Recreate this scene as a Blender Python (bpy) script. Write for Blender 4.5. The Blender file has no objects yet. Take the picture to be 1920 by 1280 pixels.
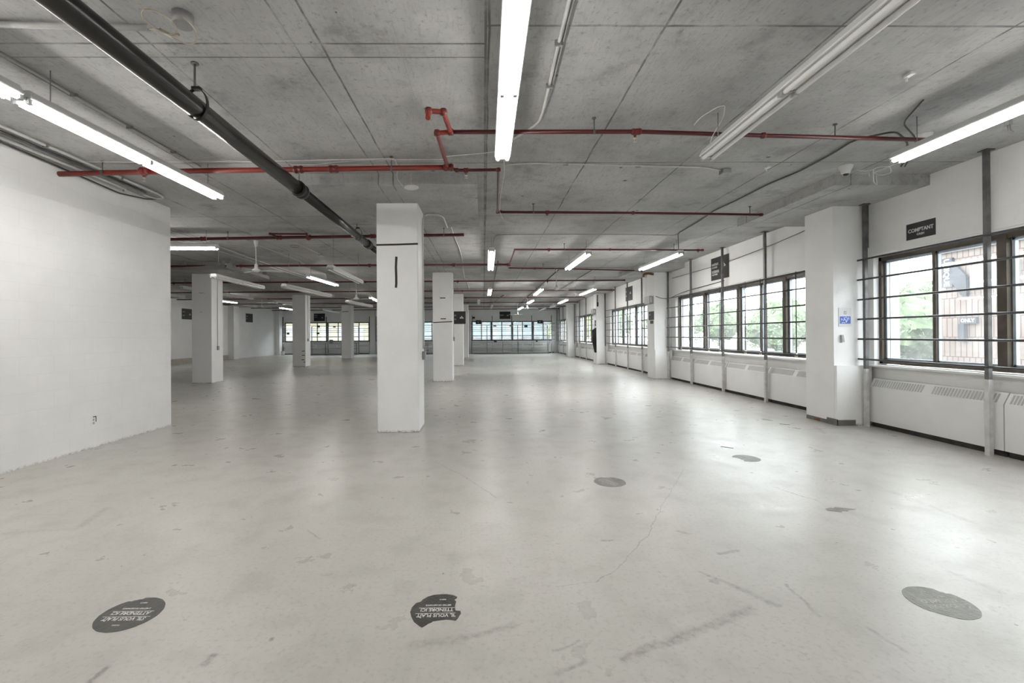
import bpy, math, random
from mathutils import Vector, Matrix

SC = bpy.context.scene
COL = SC.collection
PI = math.pi

# ------------------------------------------------------------------ camera
cam_d = bpy.data.cameras.new('camera'); cam = bpy.data.objects.new('camera', cam_d)
COL.objects.link(cam); SC.camera = cam
F_PX, CX, CY, PITCH, YAW, ROLL = 860.11, 916.65, 625.03, .0039, .0118, -.0068
cam_d.sensor_width = 36.0
cam_d.lens = 36.0 * F_PX / 1920
cam_d.shift_x = (960 - CX) / 1920
cam_d.shift_y = (CY - 640) / 1920
cam_d.clip_start = .05; cam_d.clip_end = 300
_r = Vector((math.cos(YAW), -math.sin(YAW), 0)); _f0 = Vector((math.sin(YAW), math.cos(YAW), 0))
_f = _f0 * math.cos(PITCH) + Vector((0, 0, 1)) * math.sin(PITCH)
_u = -_f0 * math.sin(PITCH) + Vector((0, 0, 1)) * math.cos(PITCH)
_r2 = _r * math.cos(ROLL) + _u * math.sin(ROLL); _u2 = _u * math.cos(ROLL) - _r * math.sin(ROLL)
cam.matrix_world = Matrix(((_r2.x, _u2.x, -_f.x, 0), (_r2.y, _u2.y, -_f.y, 0), (_r2.z, _u2.z, -_f.z, 1.4), (0, 0, 0, 1)))

# ------------------------------------------------------------------ light, exposure
TUBE = 26.0          # brightness of a burning fluorescent tube
WORLD = 6.5
w = bpy.data.worlds.new('overcast_sky'); SC.world = w; w.use_nodes = True
nt = w.node_tree; bg = nt.nodes['Background']
geo = nt.nodes.new('ShaderNodeTexCoord'); sep = nt.nodes.new('ShaderNodeSeparateXYZ'); cr = nt.nodes.new('ShaderNodeValToRGB')
nt.links.new(geo.outputs['Generated'], sep.inputs[0]); nt.links.new(sep.outputs['Z'], cr.inputs[0])
cr.color_ramp.elements[0].position = .0; cr.color_ramp.elements[0].color = (.88, .90, .92, 1)
cr.color_ramp.elements[1].position = .6; cr.color_ramp.elements[1].color = (.97, .98, 1.0, 1)
nt.links.new(cr.outputs[0], bg.inputs['Color']); bg.inputs['Strength'].default_value = WORLD
SC.view_settings.view_transform = 'Standard'; SC.view_settings.look = 'None'
SC.view_settings.exposure = 0.72; SC.view_settings.gamma = 1.0; SC.view_settings.use_curve_mapping = False
cy = SC.cycles
cy.use_denoising = True
try: cy.denoiser = 'OPENIMAGEDENOISE'
except Exception: pass
cy.max_bounces = 8; cy.diffuse_bounces = 4; cy.use_adaptive_sampling = True; cy.adaptive_threshold = .035; cy.glossy_bounces = 3; cy.transparent_max_bounces = 12
cy.sample_clamp_indirect = 6.0; cy.caustics_reflective = False; cy.caustics_refractive = False
cy.use_light_tree = True

# ------------------------------------------------------------------ materials
def new_mat(name):
    m = bpy.data.materials.new(name); m.use_nodes = True
    return m, m.node_tree, m.node_tree.nodes['Principled BSDF']

def simple(name, col, rough=.5, metal=0, noise=.08, scale=8, bump=0, spec=.5, bscale=None):
    m, t, b = new_mat(name)
    tc = t.nodes.new('ShaderNodeTexCoord'); n = t.nodes.new('ShaderNodeTexNoise')
    n.inputs['Scale'].default_value = scale; n.inputs['Detail'].default_value = 5
    t.links.new(tc.outputs['Object'], n.inputs['Vector'])
    r = t.nodes.new('ShaderNodeValToRGB'); e = r.color_ramp.elements
    e[0].position = .3; e[1].position = .7
    e[0].color = tuple(c * (1 - noise) for c in col) + (1,); e[1].color = tuple(min(1, c * (1 + noise)) for c in col) + (1,)
    t.links.new(n.outputs['Fac'], r.inputs[0]); t.links.new(r.outputs[0], b.inputs['Base Color'])
    b.inputs['Roughness'].default_value = rough; b.inputs['Metallic'].default_value = metal
    b.inputs['Specular IOR Level'].default_value = spec
    if bump:
        n2 = t.nodes.new('ShaderNodeTexNoise'); n2.inputs['Scale'].default_value = bscale or scale * 6; n2.inputs['Detail'].default_value = 4
        t.links.new(tc.outputs['Object'], n2.inputs['Vector'])
        bp = t.nodes.new('ShaderNodeBump'); bp.inputs['Strength'].default_value = bump; bp.inputs['Distance'].default_value = .01
        t.links.new(n2.outputs['Fac'], bp.inputs['Height']); t.links.new(bp.outputs[0], b.inputs['Normal'])
    return m

class NT:
    """small helpers for writing shader maths"""
    def __init__(s, t): s.t = t
    def put(s, sock, v):
        if isinstance(v, (int, float)): sock.default_value = v
        elif isinstance(v, tuple): sock.default_value = v
        else: s.t.links.new(v, sock)
    def m(s, op, a, b=0.0, c=None, clamp=False):
        n = s.t.nodes.new('ShaderNodeMath'); n.operation = op; n.use_clamp = clamp
        s.put(n.inputs[0], a); s.put(n.inputs[1], b)
        if c is not None: s.put(n.inputs[2], c)
        return n.outputs[0]
    def ramp(s, v, a, b, lo=0., hi=1.):
        n = s.t.nodes.new('ShaderNodeMapRange'); n.interpolation_type = 'SMOOTHSTEP'
        s.put(n.inputs[0], v); n.inputs[1].default_value = a; n.inputs[2].default_value = b
        n.inputs[3].default_value = lo; n.inputs[4].default_value = hi
        return n.outputs[0]
    def noise(s, vec, scale, detail=4, rough=.5, sc3=None):
        if sc3:
            mp = s.t.nodes.new('ShaderNodeMapping'); mp.inputs['Scale'].default_value = sc3; s.t.links.new(vec, mp.inputs[0]); vec = mp.outputs[0]
        n = s.t.nodes.new('ShaderNodeTexNoise'); n.inputs['Scale'].default_value = scale
        n.inputs['Detail'].default_value = detail; n.inputs['Roughness'].default_value = rough
        s.t.links.new(vec, n.inputs['Vector']); return n.outputs['Fac']
    def mix(s, f, a, b):
        n = s.t.nodes.new('ShaderNodeMix'); n.data_type = 'RGBA'
        s.put(n.inputs[0], f); s.put(n.inputs[6], a); s.put(n.inputs[7], b); return n.outputs[2]
    def bump(s, h, strength, dist, normal=None):
        n = s.t.nodes.new('ShaderNodeBump'); n.inputs['Strength'].default_value = strength; n.inputs['Distance'].default_value = dist
        s.t.links.new(h, n.inputs['Height'])
        if normal is not None: s.t.links.new(normal, n.inputs['Normal'])
        return n.outputs[0]
    def coords(s):
        g = s.t.nodes.new('ShaderNodeNewGeometry'); x = s.t.nodes.new('ShaderNodeSeparateXYZ')
        s.t.links.new(g.outputs['Position'], x.inputs[0]); return g.outputs['Position'], x.outputs[0], x.outputs[1], x.outputs[2]

# distance-to-segment mask, used for the scuffs and cracks that are worn into the floor
seg = bpy.data.node_groups.new('scuff_segment', 'ShaderNodeTree')
for nm, k in (('P', 'NodeSocketVector'), ('A', 'NodeSocketVector'), ('B', 'NodeSocketVector'), ('W', 'NodeSocketFloat'), ('S', 'NodeSocketFloat')):
    seg.interface.new_socket(nm, in_out='INPUT', socket_type=k)
seg.interface.new_socket('Mask', in_out='OUTPUT', socket_type='NodeSocketFloat')
gi = seg.nodes.new('NodeGroupInput'); go = seg.nodes.new('NodeGroupOutput')
def vm(op, a, b=None):
    n = seg.nodes.new('ShaderNodeVectorMath'); n.operation = op; seg.links.new(a, n.inputs[0])
    if b is not None: seg.links.new(b, n.inputs[1])
    return n
pa = vm('SUBTRACT', gi.outputs[0], gi.outputs[1]).outputs[0]; ba = vm('SUBTRACT', gi.outputs[2], gi.outputs[1]).outputs[0]
d1 = vm('DOT_PRODUCT', pa, ba).outputs['Value']; d2 = vm('DOT_PRODUCT', ba, ba).outputs['Value']
N = NT(seg); h = N.m('DIVIDE', d1, d2, clamp=True)
sc_ = seg.nodes.new('ShaderNodeVectorMath'); sc_.operation = 'SCALE'; seg.links.new(ba, sc_.inputs[0]); seg.links.new(h, sc_.inputs['Scale'])
dd = vm('SUBTRACT', pa, sc_.outputs[0]).outputs[0]; ln = vm('LENGTH', dd).outputs['Value']
q = N.m('DIVIDE', ln, gi.outputs[3]); mk = N.ramp(q, .1, 1.0, 1., 0.)
seg.links.new(N.m('MULTIPLY', mk, gi.outputs[4]), go.inputs[0])

def floor_material():
    m, t, b = new_mat('painted_concrete_floor'); n = NT(t)
    P, x, y, z = n.coords()
    big = n.noise(P, .55, 5, .55); mid = n.noise(P, 3.2, 6, .6); fine = n.noise(P, 38, 5, .65)
    worn = n.noise(P, 1.15, 9, .72)
    streak = n.noise(P, 1.6, 6, .6, sc3=(4.0, .55, 1))
    base = n.mix(n.ramp(big, .35, .68), (.50, .485, .445, 1), (.56, .543, .51, 1))
    base = n.mix(n.m('MULTIPLY', n.ramp(mid, .46, .72), .42), base, (.38, .37, .335, 1))
    base = n.mix(n.m('MULTIPLY', n.ramp(streak, .55, .8), .25), base, (.36, .35, .32, 1))
    # flaked patches near the worn middle strip
    fl = n.ramp(worn, .58, .72); flk = n.m('MULTIPLY', fl, n.ramp(n.noise(P, 22, 6, .7), .42, .62))
    base = n.mix(n.m('MULTIPLY', flk, .30), base, (.30, .29, .265, 1))
    # small dark specks
    v = t.nodes.new('ShaderNodeTexVoronoi'); v.inputs['Scale'].default_value = 5.5; t.links.new(P, v.inputs['Vector'])
    vr = t.nodes.new('ShaderNodeSeparateColor'); t.links.new(v.outputs['Color'], vr.inputs[0])
    spot = n.m('MULTIPLY', n.m('LESS_THAN', v.outputs['Distance'], n.m('MULTIPLY', vr.outputs[1], .05)), n.m('GREATER_THAN', vr.outputs[0], .6))
    base = n.mix(n.m('MULTIPLY', n.ramp(fine, .50, .68), .36), base, (.32, .31, .275, 1))
    base = n.mix(n.m('MULTIPLY', spot, .65), base, (.12, .115, .10, 1))
    # thin scratches
    sx = n.noise(P, 3.0, 3, .5, sc3=(.5, 34, 1)); sy = n.noise(P, 2.2, 3, .5, sc3=(38, .6, 1))
    scr = n.m('MULTIPLY', n.ramp(sx, .73, .76), n.ramp(mid, .5, .6)); scr2 = n.m('MULTIPLY', n.ramp(sy, .74, .77), n.ramp(mid, .48, .6))
    base = n.mix(n.m('MULTIPLY', n.m('MAXIMUM', scr, scr2), .35), base, (.22, .21, .19, 1))
    # individual scuffs
    S = [((.59,1.98),(.91,2.12),.035,.5),((.91,2.12),(1.35,2.32),.045,.45),((1.27,2.69),(1.38,2.53),.02,.35),((1.38,2.53),(1.5,2.35),.035,.5),
         ((1.68,2.54),(1.65,2.26),.018,.45),((1.81,2.16),(1.84,2.0),.02,.4),
         ((.29,1.9),(.43,1.97),.022,.4),((.3,2.03),(.43,2.1),.014,.4),((-.34,2.08),(-.15,2.12),.04,.3),((-.15,2.12),(.13,2.22),.035,.35),
         ((-1.28,3.33),(-1.13,3.2),.012,.6),((-1.21,2.93),(-1.1,2.93),.006,.7),((-1.21,1.98),(-1.195,2.04),.022,.7),((-.99,2.14),(-.985,2.142),.016,.9),
         ((-.55,5.12),(-.18,4.53),.012,.4),((-.18,4.53),(.1,3.96),.01,.5),((2.63,4.17),(2.78,3.79),.012,.8),((-3.11,3.81),(-3.0,3.42),.05,.25),
         ((-3.0,3.42),(-3.48,3.34),.04,.2),((-1.61,1.9),(-1.61,1.98),.02,.7),((3.59,4.0),(3.59,3.32),.05,.3),((2.72,2.65),(2.77,2.44),.04,.3),
         ((.8,3.11),(.86,3.12),.02,.8),((1.49,2.91),(1.62,2.95),.025,.6),((1.38,3.24),(1.43,3.2),.025,.5),((-.95,2.72),(-.91,2.72),.022,.35),
         ((2.06,4.72),(1.44,3.72),.006,.5),((1.44,3.72),(1.15,3.22),.006,.55),((1.15,3.22),(.8,2.75),.006,.55),((.8,2.75),(.62,2.6),.006,.55),((.62,2.6),(.39,2.55),.005,.4),
         ((4.55,6.6),(5.5,6.75),.02,.7),((4.4,6.9),(4.9,7.1),.015,.6),((4.75,6.35),(4.95,6.8),.05,.35)]
    wob = t.nodes.new('ShaderNodeTexNoise'); wob.inputs['Scale'].default_value = 9; t.links.new(P, wob.inputs['Vector'])
    vs = t.nodes.new('ShaderNodeVectorMath'); vs.operation = 'MULTIPLY_ADD'; t.links.new(wob.outputs['Color'], vs.inputs[0])
    vs.inputs[1].default_value = (.05, .05, 0); t.links.new(P, vs.inputs[2])
    tot = None
    for a, b_, wd, st in S:
        g = t.nodes.new('ShaderNodeGroup'); g.node_tree = seg; t.links.new(vs.outputs[0], g.inputs[0])
        g.inputs[1].default_value = (a[0]+.025, a[1]+.025, 0); g.inputs[2].default_value = (b_[0]+.025, b_[1]+.025, 0); g.inputs[3].default_value = wd; g.inputs[4].default_value = st
        tot = g.outputs[0] if tot is None else n.m('MAXIMUM', tot, g.outputs[0])
    tot = n.m('MULTIPLY', tot, n.m('MULTIPLY', n.ramp(fine, .36, .58, .45, 1.), n.ramp(n.noise(P, 6, 6, .7), .3, .6, .4, 1.)))
    base = n.mix(tot, base, (.13, .125, .11, 1))
    t.links.new(base, b.inputs['Base Color'])
    rg = n.m('ADD', n.ramp(mid, .3, .75, .27, .36), n.m('MULTIPLY', n.ramp(worn, .55, .75), .08))
    t.links.new(rg, b.inputs['Roughness']); b.inputs['Specular IOR Level'].default_value = .42
    h1 = n.bump(worn, .10, .010); h2 = n.bump(n.noise(P, 20, 8, .75), .28, .004, h1); h3 = n.bump(flk, .25, .0015, h2)
    t.links.new(h3, b.inputs['Normal'])
    return m

def ceiling_material():
    m, t, b = new_mat('board_formed_concrete'); n = NT(t)
    P, x, y, z = n.coords()
    big = n.noise(P, .7, 6, .6); fine = n.noise(P, 26, 6, .7); mid = n.noise(P, 4.5, 6, .65)
    gr = n.noise(P, 6, 6, .7, sc3=(7, 1.1, 1)); gr2 = n.noise(P, 5, 6, .7, sc3=(1.2, 6, 1)); stain = n.noise(P, 1.9, 8, .72)
    base = n.mix(n.ramp(big, .3, .7), (.33, .33, .328, 1), (.50, .50, .497, 1))
    base = n.mix(n.m('MULTIPLY', n.ramp(gr, .5, .72), .4), base, (.22, .22, .22, 1))
    base = n.mix(n.m('MULTIPLY', n.ramp(stain, .52, .68), .45), base, (.17, .17, .17, 1))
    base = n.mix(n.m('MULTIPLY', n.ramp(fine, .54, .7), .5), base, (.16, .16, .16, 1))
    base = n.mix(n.m('MULTIPLY', n.ramp(gr2, .5, .75), .25), base, (.45, .45, .445, 1))
    base = n.mix(n.m('MULTIPLY', n.ramp(mid, .5, .8), .3), base, (.20, .20, .20, 1))
    wobx = n.m('ADD', x, n.m('MULTIPLY', n.m('SUBTRACT', n.noise(P, 1.7, 3), .5), .03)); woby = n.m('ADD', y, n.m('MULTIPLY', n.m('SUBTRACT', n.noise(P, 2.3, 3), .5), .03))
    lines = None
    def add(d, wd, st):
        nonlocal lines
        k = n.m('MULTIPLY', n.ramp(d, wd * .4, wd, 1., 0.), st); lines = k if lines is None else n.m('MAXIMUM', lines, k)
    def per(v, off, step):
        a = n.m('MODULO', n.m('ADD', n.m('SUBTRACT', v, off), step * 40.5), step)
        return n.m('ABSOLUTE', n.m('SUBTRACT', a, step / 2))
    add(per(wobx, 1.24, 1.19), .011, .85)
    add(per(x, .60, 1.19), .005, .15)
    add(n.m('ABSOLUTE', n.m('SUBTRACT', x, .03)), .013, .75)
    add(n.m('ADD', per(woby, 5.50, 2.44), n.m('MULTIPLY', n.m('LESS_THAN', x, .03), n.m('LESS_THAN', y, 5.0))), .013, .75)
    add(n.m('ADD', n.m('ABSOLUTE', n.m('SUBTRACT', y, 3.25)), n.m('GREATER_THAN', x, .03)), .012, .8); add(n.m('ADD', n.m('ABSOLUTE', n.m('SUBTRACT', y, 3.41)), n.m('GREATER_THAN', x, .03)), .010, .7)
    add(n.m('ABSOLUTE', n.m('SUBTRACT', wobx, -1.33)), .010, .7)
    add(per(y, .3, .61), .005, .10)
    lines = n.m('MULTIPLY', lines, n.ramp(n.noise(P, 2.2, 5, .7), .3, .62, .12, 1.))
    base = n.mix(lines, base, (.09, .09, .09, 1))
    v = t.nodes.new('ShaderNodeTexVoronoi'); v.inputs['Scale'].default_value = 2.6; t.links.new(P, v.inputs['Vector'])
    vr = t.nodes.new('ShaderNodeSeparateColor'); t.links.new(v.outputs['Color'], vr.inputs[0])
    dist = n.m('ADD', v.outputs['Distance'], n.m('MULTIPLY', n.m('SUBTRACT', fine, .5), .12))
    spot = n.m('MULTIPLY', n.m('LESS_THAN', dist, n.m('MULTIPLY', vr.outputs[1], .075)), n.m('GREATER_THAN', vr.outputs[0], .35))
    base = n.mix(n.m('MULTIPLY', spot, .8), base, (.09, .09, .09, 1))
    t.links.new(base, b.inputs['Base Color']); b.inputs['Roughness'].default_value = .85; b.inputs['Specular IOR Level'].default_value = .25
    h1 = n.bump(fine, .45, .006); h2 = n.bump(gr, .3, .012, h1); h3 = n.bump(n.m('SUBTRACT', 1.0, lines), .5, .008, h2)
    t.links.new(h3, b.inputs['Normal'])
    return m

def block_wall_material(name, col, strength=.28, dirt=.25):
    m, t, b = new_mat(name); n = NT(t)
    P, x, y, z = n.coords()
    cmb = t.nodes.new('ShaderNodeCombineXYZ'); t.links.new(n.m('ADD', x, y), cmb.inputs[0]); t.links.new(z, cmb.inputs[1])
    br = t.nodes.new('ShaderNodeTexBrick'); t.links.new(cmb.outputs[0], br.inputs['Vector']); br.inputs['Scale'].default_value = 1.0
    br.inputs['Brick Width'].default_value = .40; br.inputs['Row Height'].default_value = .20; br.inputs['Mortar Size'].default_value = .006
    br.inputs['Mortar Smooth'].default_value = .6; br.offset = .5
    for i in (1, 2): br.inputs[i].default_value = (1, 1, 1, 1)
    br.inputs[3].default_value = (0, 0, 0, 1)
    big = n.noise(P, 1.1, 6, .6); fine = n.noise(P, 30, 5, .6); smud = n.noise(P, 7, 7, .75)
    c = n.mix(n.ramp(big, .35, .7), tuple(k * .93 for k in col) + (1,), tuple(col) + (1,))
    c = n.mix(n.m('MULTIPLY', n.ramp(smud, .66, .76), dirt), c, (.30, .295, .285, 1))
    c = n.mix(n.m('MULTIPLY', br.outputs['Fac'], .07), c, (.45, .45, .44, 1))
    grime = n.m('MULTIPLY', n.ramp(z, .0, .035, 1., 0.), n.ramp(n.noise(P, 26, 7, .75), .40, .62))
    c = n.mix(n.m('MULTIPLY', grime, .6), c, (.16, .15, .135, 1))
    t.links.new(c, b.inputs['Base Color']); b.inputs['Roughness'].default_value = .62
    h1 = n.bump(br.outputs['Color'], strength, .004); h2 = n.bump(fine, .18, .004, h1)
    t.links.new(h2, b.inputs['Normal'])
    return m

def column_material():
    m, t, b = new_mat('white_painted_concrete'); n = NT(t)
    P, x, y, z = n.coords()
    big = n.noise(P, 1.4, 6, .6); fine = n.noise(P, 34, 5, .65); smud = n.noise(P, 9, 7, .7)
    c = n.mix(n.ramp(big, .35, .7), (.80, .80, .795, 1), (.85, .85, .845, 1))
    c = n.mix(n.m('MULTIPLY', n.ramp(smud, .68, .74), .3), c, (.32, .31, .30, 1))
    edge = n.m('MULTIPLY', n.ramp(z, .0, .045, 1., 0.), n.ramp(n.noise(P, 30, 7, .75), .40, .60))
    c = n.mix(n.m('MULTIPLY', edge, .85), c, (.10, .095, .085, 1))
    v = t.nodes.new('ShaderNodeTexVoronoi'); v.inputs['Scale'].default_value = 4.5; t.links.new(P, v.inputs['Vector'])
    vr = t.nodes.new('ShaderNodeSeparateColor'); t.links.new(v.outputs['Color'], vr.inputs[0])
    spot = n.m('MULTIPLY', n.m('LESS_THAN', v.outputs['Distance'], n.m('MULTIPLY', vr.outputs[1], .035)), n.m('GREATER_THAN', vr.outputs[0], .6))
    c = n.mix(n.m('MULTIPLY', spot, .8), c, (.13, .12, .11, 1))
    t.links.new(c, b.inputs['Base Color']); b.inputs['Roughness'].default_value = .55
    t.links.new(n.bump(fine, .2, .004, n.bump(smud, .15, .004)), b.inputs['Normal'])
    return m

def brick_material():
    m, t, b = new_mat('pale_brick'); n = NT(t)
    P, x, y, z = n.coords()
    cmb = t.nodes.new('ShaderNodeCombineXYZ'); t.links.new(n.m('ADD', x, y), cmb.inputs[0]); t.links.new(z, cmb.inputs[1])
    br = t.nodes.new('ShaderNodeTexBrick'); t.links.new(cmb.outputs[0], br.inputs['Vector']); br.inputs['Scale'].default_value = 1.0
    br.inputs['Brick Width'].default_value = .17; br.inputs['Row Height'].default_value = .62; br.inputs['Mortar Size'].default_value = .014
    br.inputs[1].default_value = (.15, .122, .106, 1); br.inputs[2].default_value = (.17, .145, .128, 1); br.inputs[3].default_value = (.075, .045, .038, 1)
    t.links.new(br.outputs['Color'], b.inputs['Base Color']); b.inputs['Roughness'].default_value = .9
    return m

def glass_material():
    m = bpy.data.materials.new('dusty_window_glass'); m.use_nodes = True; t = m.node_tree; t.nodes.clear()
    o = t.nodes.new('ShaderNodeOutputMaterial'); tr = t.nodes.new('ShaderNodeBsdfTransparent'); gl = t.nodes.new('ShaderNodeBsdfGlossy')
    df = t.nodes.new('ShaderNodeBsdfTranslucent'); df.inputs[0].default_value = (.95, .97, 1, 1)
    tr.inputs[0].default_value = (.95, .98, .98, 1); gl.inputs['Roughness'].default_value = .03
    m1 = t.nodes.new('ShaderNodeMixShader'); m2 = t.nodes.new('ShaderNodeMixShader')
    nz = t.nodes.new('ShaderNodeTexNoise'); nz.inputs['Scale'].default_value = 2.5; nz.inputs['Detail'].default_value = 6
    tc = t.nodes.new('ShaderNodeTexCoord'); t.links.new(tc.outputs['Object'], nz.inputs['Vector'])
    mr = t.nodes.new('ShaderNodeMapRange'); mr.inputs[1].default_value = .35; mr.inputs[2].default_value = .75; mr.inputs[3].default_value = .025; mr.inputs[4].default_value = .085
    t.links.new(nz.outputs['Fac'], mr.inputs[0]); t.links.new(mr.outputs[0], m1.inputs[0])
    t.links.new(tr.outputs[0], m1.inputs[1]); t.links.new(df.outputs[0], m1.inputs[2])
    m2.inputs[0].default_value = .05; t.links.new(m1.outputs[0], m2.inputs[1]); t.links.new(gl.outputs[0], m2.inputs[2])
    t.links.new(m2.outputs[0], o.inputs[0]); return m

def emit_material(name, col, strength):
    m, t, b = new_mat(name); b.inputs['Base Color'].default_value = (.9, .9, .9, 1); b.inputs['Emission Color'].default_value = col + (1,)
    b.inputs['Emission Strength'].default_value = strength; return m

def leaf_material(name, c1, c2):
    m, t, b = new_mat(name); n = NT(t); P, x, y, z = n.coords()
    t.links.new(n.mix(n.ramp(n.noise(P, 2.5, 6, .7), .35, .65), c1 + (1,), c2 + (1,)), b.inputs['Base Color']); b.inputs['Roughness'].default_value = .8
    return m

M = dict(
    floor=floor_material(), ceiling=ceiling_material(), column=column_material(),
    block=block_wall_material('white_painted_block', (.86, .86, .855), .16),
    wall=block_wall_material('white_painted_wall', (.80, .80, .795), .06, .2),
    tan=simple('tan_vinyl_base', (.42, .39, .33), .6), darkbase=simple('dark_vinyl_base', (.16, .16, .155), .5, noise=.25, scale=5),
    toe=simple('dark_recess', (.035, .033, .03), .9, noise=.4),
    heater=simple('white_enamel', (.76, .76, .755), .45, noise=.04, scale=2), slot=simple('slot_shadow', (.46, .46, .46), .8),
    bronze=simple('dark_bronze_aluminium', (.075, .062, .048), .45, metal=.3, noise=.25, scale=6), alu=simple('pale_aluminium', (.44, .50, .56), .35, metal=.2),
    olive=simple('weathered_bronze', (.16, .135, .08), .5, noise=.3), steel=simple('galvanised_steel', (.13, .13, .13), .45, metal=.5, noise=.3, scale=9),
    postpaint=simple('chipped_white_paint', (.55, .55, .545), .5, noise=.15, scale=12), bar=simple('dark_steel_bar', (.055, .055, .055), .4, metal=.4, noise=.3),
    red=simple('red_pipe_paint', (.075, .006, .006), .38, noise=.25, scale=6), redfit=simple('red_fitting_paint', (.12, .011, .009), .4, noise=.3, scale=12),
    orange=simple('orange_red_pipe_paint', (.20, .020, .011), .42, noise=.25, scale=6),
    black=simple('black_iron', (.009, .008, .0075), .24, metal=0, noise=.3, scale=4), blackfit=simple('black_iron_fitting', (.012, .011, .010), .4, metal=.2),
    brass=simple('brass', (.55, .5, .4), .3, metal=.9), conduit=simple('white_conduit', (.52, .52, .51), .4, noise=.1),
    gconduit=simple('grey_conduit', (.27, .27, .27), .4, metal=.4, noise=.15), cable=simple('dark_cable', (.06, .06, .06), .5), wcable=simple('white_cable', (.6, .6, .59), .5),
    fixture=simple('white_fixture_enamel', (.80, .80, .80), .35, noise=.03, scale=3), socket=simple('lamp_holder', (.42, .43, .44), .4),
    greyfix=simple('grey_fixture_enamel', (.26, .26, .26), .5), deadtube=simple('unlit_tube_glass', (.84, .84, .84), .2, noise=.02),
    tube=emit_material('burning_tube', (1.0, .975, .94), TUBE), white=simple('white_plastic', (.66, .66, .65), .35, noise=.03),
    lens=simple('dark_dome', (.02, .02, .02), .1), sign=simple('black_sign_board', (.018, .017, .018), .55, noise=.2),
    ink=simple('white_lettering', (.62, .62, .62), .6, noise=.1), tape=simple('black_tape', (.008, .008, .008), .4),
    paper=simple('white_paper', (.72, .72, .72), .7, noise=.03), blue=simple('blue_print', (.06, .14, .55), .6), greyink=simple('grey_print', (.35, .36, .38), .7),
    shelf=simple('grey_shelf_enamel', (.40, .40, .395), .45, noise=.08), upright=simple('grey_upright', (.24, .24, .24), .45, metal=.3),
    sticker=simple('black_floor_vinyl', (.048, .047, .043), .42, noise=.35, scale=14, bump=.3, bscale=60), stickerink=simple('worn_white_ink', (.72, .71, .68), .5, noise=.25, scale=50),
    oldsticker=simple('faded_floor_vinyl', (.20, .195, .17), .45, noise=.22, scale=16, bump=.3, bscale=60), oldink=simple('faded_ink', (.42, .41, .38), .5, noise=.3, scale=40),
    box=simple('grey_box_enamel', (.30, .30, .30), .4, metal=.2), coat=simple('black_cloth', (.014, .014, .015), .9, noise=.3, bump=.4),
    brick=brick_material(), glass=glass_material(), asphalt=simple('pale_asphalt', (.12, .12, .12), .9), grass=simple('lawn', (.05, .085, .03), .95, noise=.3, scale=3),
    leaf=leaf_material('tree_leaves', (.060, .098, .045), (.125, .17, .085)), leaf2=leaf_material('yellow_green_leaves', (.13, .16, .02), (.20, .23, .05)), bark=simple('bark', (.12, .09, .07), .95),
    render=simple('pale_render', (.19, .20, .20), .8), cream=simple('cream_render', (.16, .15, .10), .8), bluegl=simple('pale_blue_glazing', (.13, .17, .185), .2), band=simple('blue_grey_band', (.07, .085, .09), .6),
    carw=simple('white_car_paint', (.20, .20, .21), .25), carb=simple('silver_blue_car_paint', (.07, .09, .12), .25), tyre=simple('tyre', (.02, .02, .02), .8), carglass=simple('car_glass', (.06, .08, .09), .1),
    rust=simple('rusted_base', (.16, .07, .03), .8, noise=.5, scale=14),
)

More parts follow.
